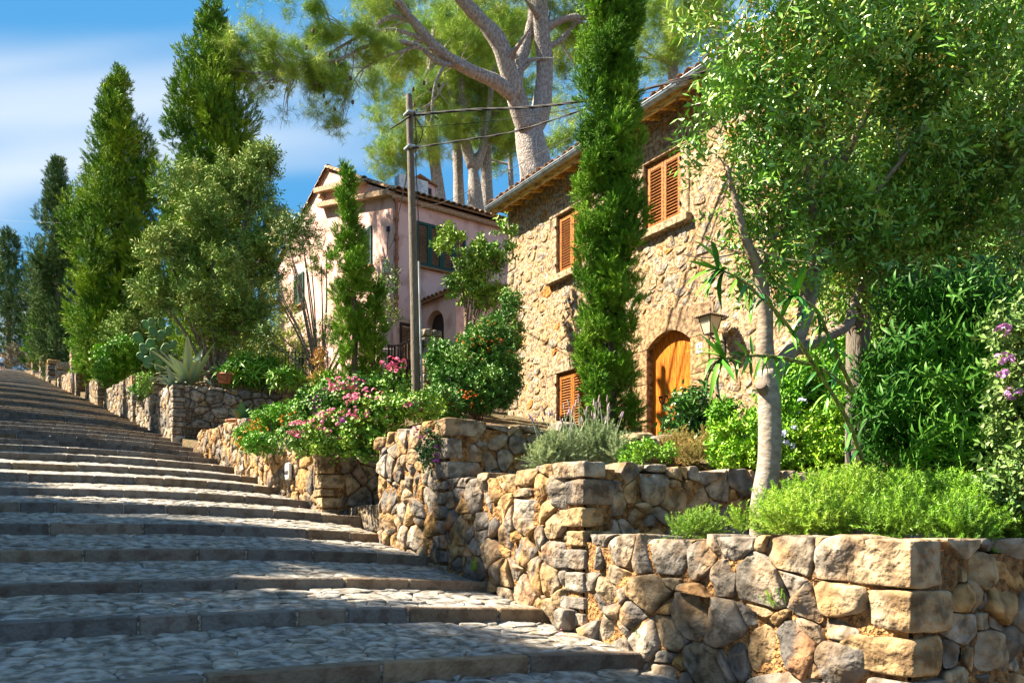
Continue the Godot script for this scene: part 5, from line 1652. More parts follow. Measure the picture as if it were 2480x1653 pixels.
	blossoms(ge, "blossoms", sp.flower, [[Vector3(0.17, 3.45, -5.55), Vector3(0.07, 0.04, 0.06)], [Vector3(-0.09, 3.28, -6.31), Vector3(0.07, 0.07, 0.06)], [Vector3(-0.02, 3.41, -6.26), Vector3(0.05, 0.03, 0.05)], [Vector3(-0.14, 3.15, -6.21), Vector3(0.05, 0.03, 0.05)], [Vector3(-0.02, 2.95, -5.56), Vector3(0.06, 0.05, 0.05)]], 60, 0.03, 0.05, [Color(0.65, 0.08, 0.5), Color(0.65, 0.16, 0.6)])
	blossoms(ge, "pale_blossoms", sp.flower, [[Vector3(0.10, 3.43, -5.72), Vector3(0.3, 0.1, 0.25)], [Vector3(0.54, 3.68, -5.33), Vector3(0.16, 0.07, 0.12)], [Vector3(0.21, 3.14, -5.30), Vector3(0.35, 0.2, 0.2)], [Vector3(-0.07, 2.95, -5.58), Vector3(0.35, 0.18, 0.15)], [Vector3(0.55, 3.07, -4.74), Vector3(0.14, 0.06, 0.1)], [Vector3(-0.30, 2.92, -6.20), Vector3(0.25, 0.1, 0.15)]], 420, 0.016, 0.034, [Color(0.75, 0.12, 0.3), Color(0.8, 0.28, 0.42)])
	var la := bush("lantana_bush", "orange-flowered lantana tumbling over the lower middle wall", "lantana", Vector3(-0.20, 2.92, -8.36), [[Vector3(-0.37, 3.04, -8.70), Vector3(0.16, 0.15, 0.2)], [Vector3(0.02, 3.27, -8.70), Vector3(0.3, 0.22, 0.3)], [Vector3(0.25, 3.34, -8.32), Vector3(0.3, 0.2, 0.3)], [Vector3(-0.31, 2.90, -8.20), Vector3(0.2, 0.12, 0.2)]], sp.broad, M.leaf, 1300, 0.09, 0.15, G_BRIGHT, 6, 0.7, 0.5, -0.3, 2.0)
	blossoms(la, "blossoms", sp.flower, [[Vector3(-0.47, 2.99, -8.53), Vector3(0.12, 0.14, 0.12)], [Vector3(-0.31, 3.18, -8.43), Vector3(0.16, 0.12, 0.12)], [Vector3(0.13, 3.25, -7.93), Vector3(0.25, 0.14, 0.12)], [Vector3(0.11, 2.98, -7.47), Vector3(0.14, 0.06, 0.1)]], 120, 0.018, 0.03, [Color(0.75, 0.25, 0.01), Color(0.8, 0.38, 0.02)])
	var tr := bush("trailing_geranium", "geranium stem hanging down the face of the tall terrace wall", "geranium", Vector3(0.02, 2.63, -3.30), [[Vector3(-0.06, 2.34, -3.12), Vector3(0.1, 0.1, 0.06)], [Vector3(-0.04, 2.49, -2.99), Vector3(0.08, 0.12, 0.06)]], sp.round, M.leaf, 60, 0.07, 0.11, [Color(0.03, 0.11, 0.02), Color(0.06, 0.16, 0.03)], 4, 0.8, 0.2, -0.5, 2.0, "", Color(0.32, 0.22, 0.18), 0.012)
	blossoms(tr, "blossoms", sp.flower, [[Vector3(-0.06, 2.37, -3.00), Vector3(0.06, 0.1, 0.03)], [Vector3(-0.12, 2.59, -3.15), Vector3(0.12, 0.05, 0.04)]], 26, 0.014, 0.024, [Color(0.6, 0.15, 0.4), Color(0.5, 0.12, 0.5)])
	var pg := bush("polygala_bush", "small-leaved bush with purple-pink flowers at the edge of the rosemary", "bush", Vector3(1.05, 1.77, 1.90), [[Vector3(1.09, 2.65, 1.81), Vector3(0.1, 0.22, 0.14)], [Vector3(1.10, 2.23, 1.82), Vector3(0.1, 0.25, 0.14)], [Vector3(0.99, 1.87, 1.86), Vector3(0.12, 0.16, 0.14)], [Vector3(1.20, 2.37, 1.88), Vector3(0.12, 0.6, 0.15)]], sp.broad, M.leaf, 620, 0.09, 0.15, [Color(0.06, 0.15, 0.03), Color(0.12, 0.22, 0.05), Color(0.16, 0.26, 0.06)], 6, 0.9, 0.3, -0.3, 2.0)
	blossoms(pg, "blossoms", sp.flower, [[Vector3(0.90, 2.68, 1.81), Vector3(0.05, 0.02, 0.03)], [Vector3(0.91, 2.53, 1.82), Vector3(0.05, 0.02, 0.03)], [Vector3(0.90, 2.45, 1.81), Vector3(0.03, 0.012, 0.02)], [Vector3(0.95, 2.34, 1.84), Vector3(0.05, 0.02, 0.03)]], 46, 0.012, 0.02, [Color(0.5, 0.2, 0.55), Color(0.6, 0.3, 0.6)])
	# the orange-flowered climber by the gate and the young tree above it
	var tc := bush("trumpet_bush", "leafy bush with small orange trumpet flowers against the stone house corner", "bush", Vector3(4.41, 3.84, -10.11), [[Vector3(4.12, 4.60, -10.29), Vector3(0.55, 0.6, 0.5)], [Vector3(4.88, 5.31, -10.41), Vector3(0.45, 0.6, 0.45)], [Vector3(5.34, 5.66, -10.60), Vector3(0.25, 0.5, 0.3)], [Vector3(3.67, 4.02, -9.98), Vector3(0.4, 0.25, 0.35)], [Vector3(4.45, 4.32, -9.85), Vector3(0.5, 0.4, 0.4)], [Vector3(3.80, 4.96, -10.60), Vector3(0.2, 0.4, 0.25)], [Vector3(4.87, 4.64, -10.06), Vector3(0.36, 0.6, 0.4)], [Vector3(4.52, 5.18, -10.40), Vector3(0.4, 0.5, 0.4)], [Vector3(5.52, 6.34, -10.72), Vector3(0.12, 0.25, 0.2)], [Vector3(3.17, 3.98, -9.35), Vector3(0.3, 0.2, 0.2)]], sp.broad, M.leaf, 4600, 0.12, 0.21, [Color(0.04, 0.15, 0.02), Color(0.08, 0.23, 0.03), Color(0.15, 0.30, 0.04)], 10, 0.8, 0.4, -0.3, 1.5)
	blossoms(tc, "blossoms", sp.flower, [[Vector3(4.38, 5.15, -9.90), Vector3(0.6, 0.6, 0.15)], [Vector3(3.70, 4.04, -9.50), Vector3(0.5, 0.2, 0.15)], [Vector3(4.97, 4.96, -9.89), Vector3(0.15, 0.3, 0.15)]], 120, 0.016, 0.028, [Color(0.7, 0.12, 0.01), Color(0.75, 0.22, 0.02)])
	bush("young_tree", "light-leaved sapling with bare lower branches in front of the wide green shutters", "tree", Vector3(5.42, 5.84, -12.42), [[Vector3(5.13, 7.98, -12.60), Vector3(0.35, 0.35, 0.3)], [Vector3(5.47, 7.69, -12.40), Vector3(0.35, 0.35, 0.35)], [Vector3(6.03, 7.98, -12.40), Vector3(0.3, 0.4, 0.3)], [Vector3(6.34, 8.22, -12.33), Vector3(0.12, 0.5, 0.15)], [Vector3(5.42, 7.01, -12.42), Vector3(0.4, 0.3, 0.3)], [Vector3(5.80, 6.91, -12.19), Vector3(0.25, 0.25, 0.3)]], sp.broad, M.leaf, 520, 0.2, 0.34, [Color(0.09, 0.22, 0.02), Color(0.17, 0.32, 0.03), Color(0.28, 0.40, 0.05)], 9, 0.6, 0.4, -0.05, 1.3, "", Color(0.35, 0.27, 0.2), 0.025)
	cypress("young feathery cypress standing in front of the pink gable wall", Vector3(3.24, 4.86, -13.76), 4.9, 0.42, 60, 2900, 0.2, G_SLIM, "", 0.0, -0.03)
	cypress("small cypress sapling twin beside the young feathery cypress", Vector3(3.67, 4.90, -13.73), 2.4, 0.28, 20, 500, 0.25, G_SLIM, "", 0.0, 0.05)
	# olive and scrub above the left wall
	bush("silvery_olive_tree", "bushy olive tree with silvery leaves above the dark stone wall", "tree", Vector3(1.36, 5.52, -19.02), [[Vector3(2.21, 10.78, -18.85), Vector3(0.6, 0.5, 0.7)], [Vector3(1.22, 9.93, -18.99), Vector3(0.7, 0.5, 0.8)], [Vector3(1.81, 11.25, -19.10), Vector3(0.35, 0.4, 0.4)], [Vector3(2.66, 11.68, -18.81), Vector3(0.2, 0.4, 0.25)], [Vector3(0.40, 8.94, -19.25), Vector3(0.6, 0.5, 0.6)], [Vector3(2.51, 8.91, -18.67), Vector3(0.7, 0.7, 0.7)], [Vector3(1.28, 8.36, -18.25), Vector3(0.7, 0.4, 0.6)], [Vector3(0.64, 7.50, -18.76), Vector3(0.6, 0.35, 0.5)], [Vector3(1.91, 7.52, -18.10), Vector3(0.6, 0.4, 0.6)], [Vector3(0.05, 7.86, -19.71), Vector3(0.5, 0.3, 0.5)], [Vector3(-0.02, 8.73, -19.98), Vector3(0.3, 0.25, 0.4)], [Vector3(2.76, 9.92, -18.75), Vector3(0.5, 0.5, 0.6)], [Vector3(0.81, 10.90, -19.71), Vector3(0.6, 0.5, 0.7)], [Vector3(2.46, 11.45, -18.93), Vector3(0.4, 0.4, 0.5)], [Vector3(1.91, 6.94, -18.57), Vector3(0.6, 0.4, 0.6)]], sp.olive, M.leaf_dull, 3900, 0.28, 0.5, G_OLIVE, 12, 0.7, 0.5, 0.0, 1.0, "", Color(0.28, 0.23, 0.19), 0.05)
	bush("wild_shrub", "open many-stemmed shrub with bare lower branches before the pink gable", "shrub", Vector3(3.26, 5.21, -16.10), [[Vector3(2.69, 8.90, -16.91), Vector3(0.4, 0.6, 0.5)], [Vector3(3.06, 9.23, -16.68), Vector3(0.35, 0.5, 0.4)], [Vector3(3.30, 8.33, -16.07), Vector3(0.25, 0.4, 0.3)], [Vector3(2.44, 7.53, -16.83), Vector3(0.4, 0.4, 0.4)], [Vector3(4.20, 7.60, -14.35), Vector3(0.3, 0.35, 0.3)], [Vector3(4.28, 6.78, -14.29), Vector3(0.25, 0.25, 0.25)], [Vector3(3.49, 6.61, -15.96), Vector3(0.25, 0.3, 0.25)], [Vector3(2.26, 6.44, -16.94), Vector3(0.35, 0.3, 0.35)]], sp.olive, M.leaf, 700, 0.2, 0.34, [Color(0.06, 0.15, 0.02), Color(0.12, 0.22, 0.03), Color(0.24, 0.25, 0.04)], 20, 0.6, 0.4, -0.1, 1.0, "", Color(0.27, 0.22, 0.18), 0.03)
	bush("orange_berry_shrub", "sprig of orange leaves below the many-stemmed shrub", "shrub", Vector3(3.00, 5.17, -15.67), [[Vector3(3.09, 5.75, -15.61), Vector3(0.14, 0.3, 0.14)], [Vector3(3.03, 5.33, -15.65), Vector3(0.2, 0.12, 0.2)]], sp.broad, M.leaf, 120, 0.1, 0.16, [Color(0.5, 0.24, 0.02), Color(0.4, 0.28, 0.05)], 3, 0.6, 0.5, -0.6)
	bush("garden_undergrowth", "mixed green undergrowth along the top of the dark wall", "undergrowth", Vector3(2.25, 5.35, -17.30), [[Vector3(2.09, 5.75, -17.52), Vector3(0.7, 0.35, 0.5)], [Vector3(2.57, 5.42, -16.52), Vector3(0.4, 0.2, 0.4)], [Vector3(1.62, 5.64, -17.81), Vector3(0.4, 0.25, 0.4)], [Vector3(3.35, 5.24, -15.57), Vector3(0.5, 0.16, 0.4)], [Vector3(3.78, 4.97, -14.13), Vector3(0.4, 0.16, 0.4)]], sp.strap, M.leaf, 420, 0.3, 0.5, G_FRONT, 0, 0.6, 0.8, -0.5)
	bush("thicket", "dense green thicket behind the silvery olive beside the pink gable", "bush", Vector3(4.5, 7.2, -27.0), [[Vector3(3.6, 8.0, -25.5), Vector3(1.4, 1.5, 1.2)], [Vector3(5.4, 8.2, -27.0), Vector3(1.3, 1.8, 1.3)], [Vector3(4.6, 8.6, -30.0), Vector3(1.8, 2.0, 1.8)], [Vector3(3.0, 8.8, -32.0), Vector3(1.5, 1.6, 1.5)], [Vector3(3.2, 10.0, -40.0), Vector3(1.6, 2.2, 3.0)], [Vector3(3.4, 12.5, -52.0), Vector3(1.6, 2.4, 4.0)], [Vector3(3.4, 15.0, -66.0), Vector3(1.8, 2.6, 5.0)]], sp.olive, M.leaf_dull, 4200, 0.4, 0.7, G_OLIVE, 0, 0.7, 0.5, -0.3, 0.6)
	bush("brown_scrub", "brownish leafless scrub at the head of the stairs", "bush", Vector3(-0.5, 24.5, -134.0), [[Vector3(-0.5, 25.5, -133.0), Vector3(2.0, 2.4, 2.0)], [Vector3(2.5, 25.0, -128.0), Vector3(2.0, 2.6, 3.0)], [Vector3(1.8, 21.0, -105.0), Vector3(1.2, 2.2, 3.0)], [Vector3(-4.5, 25.5, -138.0), Vector3(2.4, 2.0, 2.0)], [Vector3(2.5, 19.0, -92.0), Vector3(1.5, 2.4, 4.0)]], sp.olive, M.leaf_dull, 1600, 0.7, 1.2, [Color(0.16, 0.13, 0.09), Color(0.2, 0.17, 0.12), Color(0.14, 0.17, 0.07)], 0, 0.7, 0.5, -0.3, 0.5)
	agave("agave_plant", "big variegated agave with yellow-edged arching leaves on the dark wall corner", Vector3(0.62, 5.37, -18.41), 24, 1.5, 0.2, Color(0.17, 0.30, 0.25), Color(0.6, 0.48, 0.1), Vector3(-0.25, 0.0, 0.2))
	agave("agave_plant", "plain grey-green agave crouched between the variegated one and the stairs", Vector3(0.15, 5.17, -17.77), 10, 0.7, 0.14, Color(0.14, 0.22, 0.17), Color(0, 0, 0, 0), Vector3(-0.3, -0.1, 0.2))
	agave("agave_plant", "blue-grey agave with upright leaves beside the utility pole foot", Vector3(1.03, 3.13, -6.32), 9, 0.42, 0.07, Color(0.2, 0.3, 0.28), Color(0, 0, 0, 0), Vector3(0.0, 0.9, 0.0), true)
	pot("wide terracotta bowl holding an aloe on the lower wall", Vector3(0.5, 3.58, -12.6), 0.3, 0.24)
	agave("aloe_plant", "thick green aloe growing in the wide terracotta bowl", Vector3(0.5, 3.78, -12.6), 9, 0.42, 0.16, Color(0.04, 0.15, 0.06), Color(0, 0, 0, 0), Vector3(0, 0.8, 0), true)
	pot("small terracotta pot on the dark wall under the silvery olive", Vector3(1.20, 5.30, -17.12), 0.2, 0.22)
	var pp := thing("prickly_pear", "prickly pear cactus of flat round green pads above the stone corner", "cactus", Vector3(0.39, 6.50, -23.13))
	var pads := [[Vector3(0.19, 7.11, -22.99), 0.18, 0.3], [Vector3(0.12, 7.53, -23.54), 0.21, 0.5], [Vector3(0.42, 7.32, -23.30), 0.21, -0.2], [Vector3(0.45, 7.65, -22.92), 0.20, 0.2], [Vector3(0.28, 7.88, -23.20), 0.16, 0.5], [Vector3(0.65, 7.54, -22.94), 0.20, -0.5], [Vector3(0.71, 7.96, -23.04), 0.18, 0.1], [Vector3(0.59, 8.25, -23.21), 0.17, -0.3], [Vector3(0.39, 7.88, -22.85), 0.16, 0], [Vector3(0.13, 6.86, -22.96), 0.17, 0.9], [Vector3(0.82, 7.20, -23.10), 0.20, -0.4], [Vector3(0.50, 6.99, -23.02), 0.21, 0.2], [Vector3(0.90, 7.72, -23.01), 0.16, -0.2], [Vector3(0.29, 6.70, -22.84), 0.22, 0.1], [Vector3(0.98, 7.28, -22.74), 0.16, -0.6], [Vector3(0.64, 6.69, -23.13), 0.20, 0]]
	for q in pads:
		var b := MB.new()
		b.col = Color(0.08, 0.20, 0.08).lerp(Color(0.13, 0.25, 0.10), R.randf())
		var c: Vector3 = q[0] - pp.position
		var r: float = q[1]
		rock(b, Vector3.ZERO, Vector3(r * 1.3, r * 1.8, r * 0.3), 6, 2.3, 0.006, [b.col, b.col * 1.15], Basis())
		part("pad", b.commit(), M.succulent, pp, Transform3D(Basis(Vector3.UP, R.randf_range(-0.6, 0.2)) * Basis(Vector3.BACK, q[2]), c))
	bush("fennel_bush", "bright yellow-green bush growing over the wall below the tall cypresses", "bush", Vector3(0.43, 7.61, -31.90), [[Vector3(0.29, 7.86, -31.99), Vector3(0.55, 0.45, 0.5)], [Vector3(0.72, 8.54, -31.72), Vector3(0.5, 0.6, 0.5)], [Vector3(0.13, 8.64, -32.67), Vector3(0.3, 0.25, 0.4)]], sp.broad, M.leaf, 900, 0.22, 0.36, G_BRIGHT, 0, 0.7, 0.6, -0.3)
	bush("scrub_bush", "olive-green scrub filling the gap under the tall cypress trunks", "bush", Vector3(1.08, 9.01, -32.68), [[Vector3(1.08, 9.53, -32.68), Vector3(1.0, 0.7, 0.8)], [Vector3(1.67, 10.93, -32.31), Vector3(0.7, 0.8, 0.8)], [Vector3(0.43, 17.09, -40.11), Vector3(0.8, 1.6, 0.8)]], sp.olive, M.leaf_dull, 1300, 0.35, 0.55, G_OLIVE, 0, 0.7, 0.5, -0.2)
	bush("weed_tuft", "tuft of green weeds growing from the wall below the agave", "weed", Vector3(-0.09, 5.35, -21.66), [[Vector3(-0.11, 5.54, -21.68), Vector3(0.3, 0.2, 0.12)], [Vector3(0.05, 5.85, -21.58), Vector3(0.2, 0.3, 0.12)]], sp.broad, M.leaf, 110, 0.14, 0.22, G_FRONT, 4, 0.6, 0.5, -0.5)
	for q in [[Vector3(0.00, 0.87, -0.03), "grass tuft sprouting where the lowest kerb meets the wall"], [Vector3(-0.08, 1.27, -2.19), "tuft of weeds at the foot of the big grey boulder in the wall"], [Vector3(-0.04, 1.20, 1.12), "tiny green plant rooted in the near wall face"]]:
		bush("grass_tuft", q[1], "grass tuft", q[0], [[q[0] + Vector3(0, 0.01, 0), Vector3(0.05, 0.02, 0.05)]], sp.rosemary, M.leaf, 14, 0.06, 0.1, G_BRIGHT, 0, 0.5, 1.0, -0.9)

func cypresses() -> void:
	var slim := cypress("tall slim feathery cypress rising in front of the stone house facade", Vector3(4.1, 2.9, -5.6), 9.2, 0.49, 440, 21000, 0.14, G_SLIM, "", 0.01, 0.0, true)
	cypress("tallest broad cypress on the upper side of the stairs behind the silvery olive", Vector3(2.3, 6.3, -23.8), 12.0, 1.75, 130, 13000, 0.3, G_CYP, "", 0.08)
	cypress("second tall cypress with a blunt twin top past the prickly pear", Vector3(0.95, 8.0, -35.0), 12.9, 1.95, 140, 13000, 0.34, G_CYP, "", 0.05)
	cypress("low bright cypress bush hugging the stair wall", Vector3(0.9, 9.0, -43.5), 6.5, 1.0, 60, 1700, 0.5, G_SLIM, "", 0.0)
	cypress("thin-topped greyish cypress third up the stairs", Vector3(1.0, 14.3, -75.0), 18.0, 2.5, 120, 9000, 0.5, G_CYP2, "", 0.05)
	cypress("pair of low bright cypresses far up the stairs", Vector3(0.8, 16.8, -88.0), 8.5, 1.6, 60, 1500, 0.7, G_SLIM, "", 0.0)
	cypress("farthest cypress at the head of the stairs", Vector3(-1.6, 24.9, -138.0), 20.0, 4.0, 90, 2600, 1.0, G_CYP2, "", 0.05)
	cypress("dark cypress behind the farthest one at the head of the stairs", Vector3(3.0, 25.0, -140.0), 16.0, 3.6, 70, 1800, 1.0, G_CYP2, "", 0.05)
	# the same trees line the other side of the stairs and throw their shade across it
	var first := cypress("tall cypress shading the stairs from their far side", Vector3(-11.4, gs(3.0) - 0.3, -3.0), 15.0, 1.6, 120, 3200, 0.6, G_CYP, "cypresses on the far side of the stairs", 0.1)
	first.scale = Vector3(1, 0.8, 1)
	var row := [[0.6, 0.72], [5.2, 0.84], [7.2, 0.78], [8.3, 0.99], [10.3, 0.84], [11.6, 1.01], [14.0, 0.7], [18.4, 0.74], [21.5, 0.95], [25.5, 0.72], [28.6, 1.1], [34.5, 1.05], [40.5, 1.15], [47.0, 1.15], [55.0, 1.15], [64.5, 1.15], [71.0, 1.2], [79.0, 1.25], [88.0, 1.2], [97.0, 1.2], [108.0, 1.3]]
	for q in row:
		var c := first.duplicate()
		c.name = numbered("cypress_tree")
		add_child(c)
		c.position = Vector3(-11.2 - R.randf() * 0.7, gs(q[0]) - 0.3, -q[0])
		c.rotation.y = R.randf() * TAU
		c.scale = Vector3(1, q[1], 1)

func person() -> void:
	var p := Vector3(-2.70, 20.06, -107.71)
	p.y = gs(-p.z) + 0.12
	var t := thing("person", "person in a pale blue top and dark shorts standing far up the stairs", "person", p)
	var b := MB.new()
	b.col = Color(0.5, 0.3, 0.2)
	for s in [-1, 1]:
		b.tube([Vector3(0.1 * s, 0.0, 0.12), Vector3(0.1 * s, 0.06, 0), Vector3(0.1 * s, 0.28, -0.02), Vector3(0.1 * s, 0.48, 0), Vector3(0.1 * s, 0.88, 0), Vector3(0.06 * s, 1.0, 0)], [0.04, 0.045, 0.06, 0.055, 0.085, 0.1], 8)
		b.tube([Vector3(0.17 * s, 1.42, 0), Vector3(0.22 * s, 1.15, 0.0), Vector3(0.23 * s, 0.9, 0.05), Vector3(0.23 * s, 0.75, 0.08)], [0.055, 0.045, 0.035, 0.03], 8)
	b.tube([Vector3(0, 0.88, 0), Vector3(0, 1.1, 0), Vector3(0, 1.35, 0), Vector3(0, 1.45, 0), Vector3(0, 1.5, 0), Vector3(0, 1.55, 0.01), Vector3(0, 1.64, 0.02), Vector3(0, 1.73, 0.01), Vector3(0, 1.77, 0)], [0.14, 0.13, 0.17, 0.13, 0.06, 0.075, 0.1, 0.075, 0.02], 12)
	part("body", b.commit(), M.plainv, t)
	var sb := MB.new()
	sb.col = Color(0.45, 0.6, 0.8)
	sb.tube([Vector3(0, 0.9, 0), Vector3(0, 1.1, 0), Vector3(0, 1.35, 0), Vector3(0, 1.47, 0)], [0.17, 0.155, 0.2, 0.1], 12)
	for s in [-1, 1]:
		sb.tube([Vector3(0.15 * s, 1.42, 0), Vector3(0.22 * s, 1.2, 0)], [0.08, 0.075], 8)
	part("shirt", sb.commit(), M.plainv, t)
	var hb := MB.new()
	hb.col = Color(0.05, 0.06, 0.1)
	for s in [-1, 1]:
		hb.tube([Vector3(0.1 * s, 0.5, 0), Vector3(0.09 * s, 0.92, 0)], [0.105, 0.125], 8)
	part("shorts", hb.commit(), M.plainv, t)
	var kb := MB.new()
	kb.col = Color(0.05, 0.035, 0.025)
	kb.tube([Vector3(0, 1.66, -0.03), Vector3(0, 1.75, -0.015), Vector3(0, 1.79, -0.01)], [0.105, 0.09, 0.03], 10)
	part("hair", kb.commit(), M.plainv, t)

func small_things() -> void:
	# step light in the wall
	var sl := thing("step_light", "square white step light set into the middle terrace wall", "light fitting", Vector3(-0.07, 2.49, -7.66))
	part("plate", bx(Vector3(0.05, 0.24, 0.2), 0.012), M.white, sl)
	part("slot", bx(Vector3(0.012, 0.055, 0.13), 0.004), M.ink, sl, at(-0.026, -0.02, 0))
	# side steps into the garden, between the walls
	for i in 3:
		var b := MB.new()
		var h := 0.22
		rock(b, Vector3.ZERO, Vector3(0.55, h + 0.12, 1.75), 8, 10.0, 0.012, [Color(0.22, 0.2, 0.18), Color(0.34, 0.26, 0.16)], Basis(), Vector3(i * 3.0, 0, 9))
		tag(part(numbered("side_step"), b.commit(), M.stone, self, at(0.55 + i * 0.42, gs(4.6) + 0.05 + (i + 1) * h - 0.06, -5.45)), ["lowest", "middle", "top"][i] + " rough stone step of the side entrance between two terrace walls", "step", "side entrance steps")
	# pillar and end blocks further up
	for q in [[-52.5, 0.5, 2.6, 0.9, "plastered stone gate pillar far up the stairs"], [-62.0, 0.3, 1.5, 2.2, "squat stone wall block past the tall pillar"], [-74.0, 0.3, 1.5, 2.5, "stone wall end beside the distant stairs under the greyish cypress"], [-86.0, 0.3, 1.6, 3.0, "low wall end near the pair of bright cypresses"], [-104.0, 0.3, 1.8, 3.0, "last pale wall block near the head of the stairs"]]:
		var t := thing("wall_block", q[4], "wall", Vector3(q[1] + 0.3, gs(-q[0]), q[0]), "wall ends high up the stairs")
		var y := -0.2
		while y < q[2]:
			var b := MB.new()
			var hh := R.randf_range(0.4, 0.7)
			rock(b, Vector3.ZERO, Vector3(1.0, hh - 0.02, q[3]), 6, 8.0, 0.02, stone_colors(0.5), Basis(), t.position + Vector3(0, y, 0))
			part("stone", b.commit(), M.stone, t, at(0, y + hh * 0.5, 0))
			y += hh
	# a few fallen petals and leaves on the treads
	var fb := MB.new()
	for i in 260:
		var s := R.randf_range(-1.0, 8.0)
		var x := -pow(R.randf(), 1.8) * 2.2
		var k := 0
		while k < STEP_S.size() - 2 and STEP_S[k + 1] < s:
			k += 1
		var f: float = (s - STEP_S[k] - 0.2) / (STEP_S[k + 1] - STEP_S[k] - 0.2)
		if f < 0.0:
			continue
		var y: float = lerpf(gs(STEP_S[k]) + 0.05, gs(STEP_S[k + 1]) - 0.06, f) + camber(x) + 0.028
		fb.col = [Color(0.5, 0.3, 0.05), Color(0.45, 0.12, 0.25), Color(0.35, 0.25, 0.12)][R.randi() % 3]
		fb.leaf(Vector3(x, y, -s), Vector3(R.randf_range(-1, 1), 0.1, R.randf_range(-1, 1)).normalized(), Vector3(0.7, 0, 0.7), R.randf_range(0.012, 0.03), 0.012, 0.1)
	tag(part("fallen_petals", fb.commit(), M.petal, self), "scattered fallen petals and dry leaves on the steps beside the wall", "", "", "stuff")

func sky_texture() -> ImageTexture:
	var im := Image.create_empty(1024, 512, false, Image.FORMAT_RGBF)
	var n := FastNoiseLite.new()
	n.seed = 11; n.frequency = 0.45; n.fractal_octaves = 5; n.fractal_gain = 0.5
	for j in 512:
		var el := PI * 0.5 - PI * (j + 0.5) / 512.0
		for i in 1024:
			var az := TAU * (i + 0.5) / 1024.0 - PI
			var d := Vector3(sin(az) * cos(el), sin(el), -cos(az) * cos(el))
			var y := maxf(d.y, 0.0)
			var c := Color(0.04, 0.145, 0.25).lerp(Color(0.03, 0.118, 0.235), smoothstep(0.0, 0.45, y))
			c = c.lerp(Color(0.07, 0.17, 0.32), pow(1.0 - y, 9.0) * 0.5)
			if d.y > -0.02:
				var q := Vector3(d.x, 0, d.z) / (y + 0.22)
				# thin streaks drawn out along one direction
				var a: float = q.x * 0.82 + q.z * 0.57
				var b: float = -q.x * 0.57 + q.z * 0.82
				var w := n.get_noise_2d(a * 0.8, b * 5.0) + 0.6 * n.get_noise_2d(a * 0.5 + 30.0, b * 0.5 - 12.0)
				var k := smoothstep(-0.4, 0.6, w)
				c = c.lerp(Color(0.235, 0.265, 0.30), k * 0.95)
			else:
				c = Color(0.16, 0.2, 0.24)
			im.set_pixel(i, j, c)
	return ImageTexture.create_from_image(im)

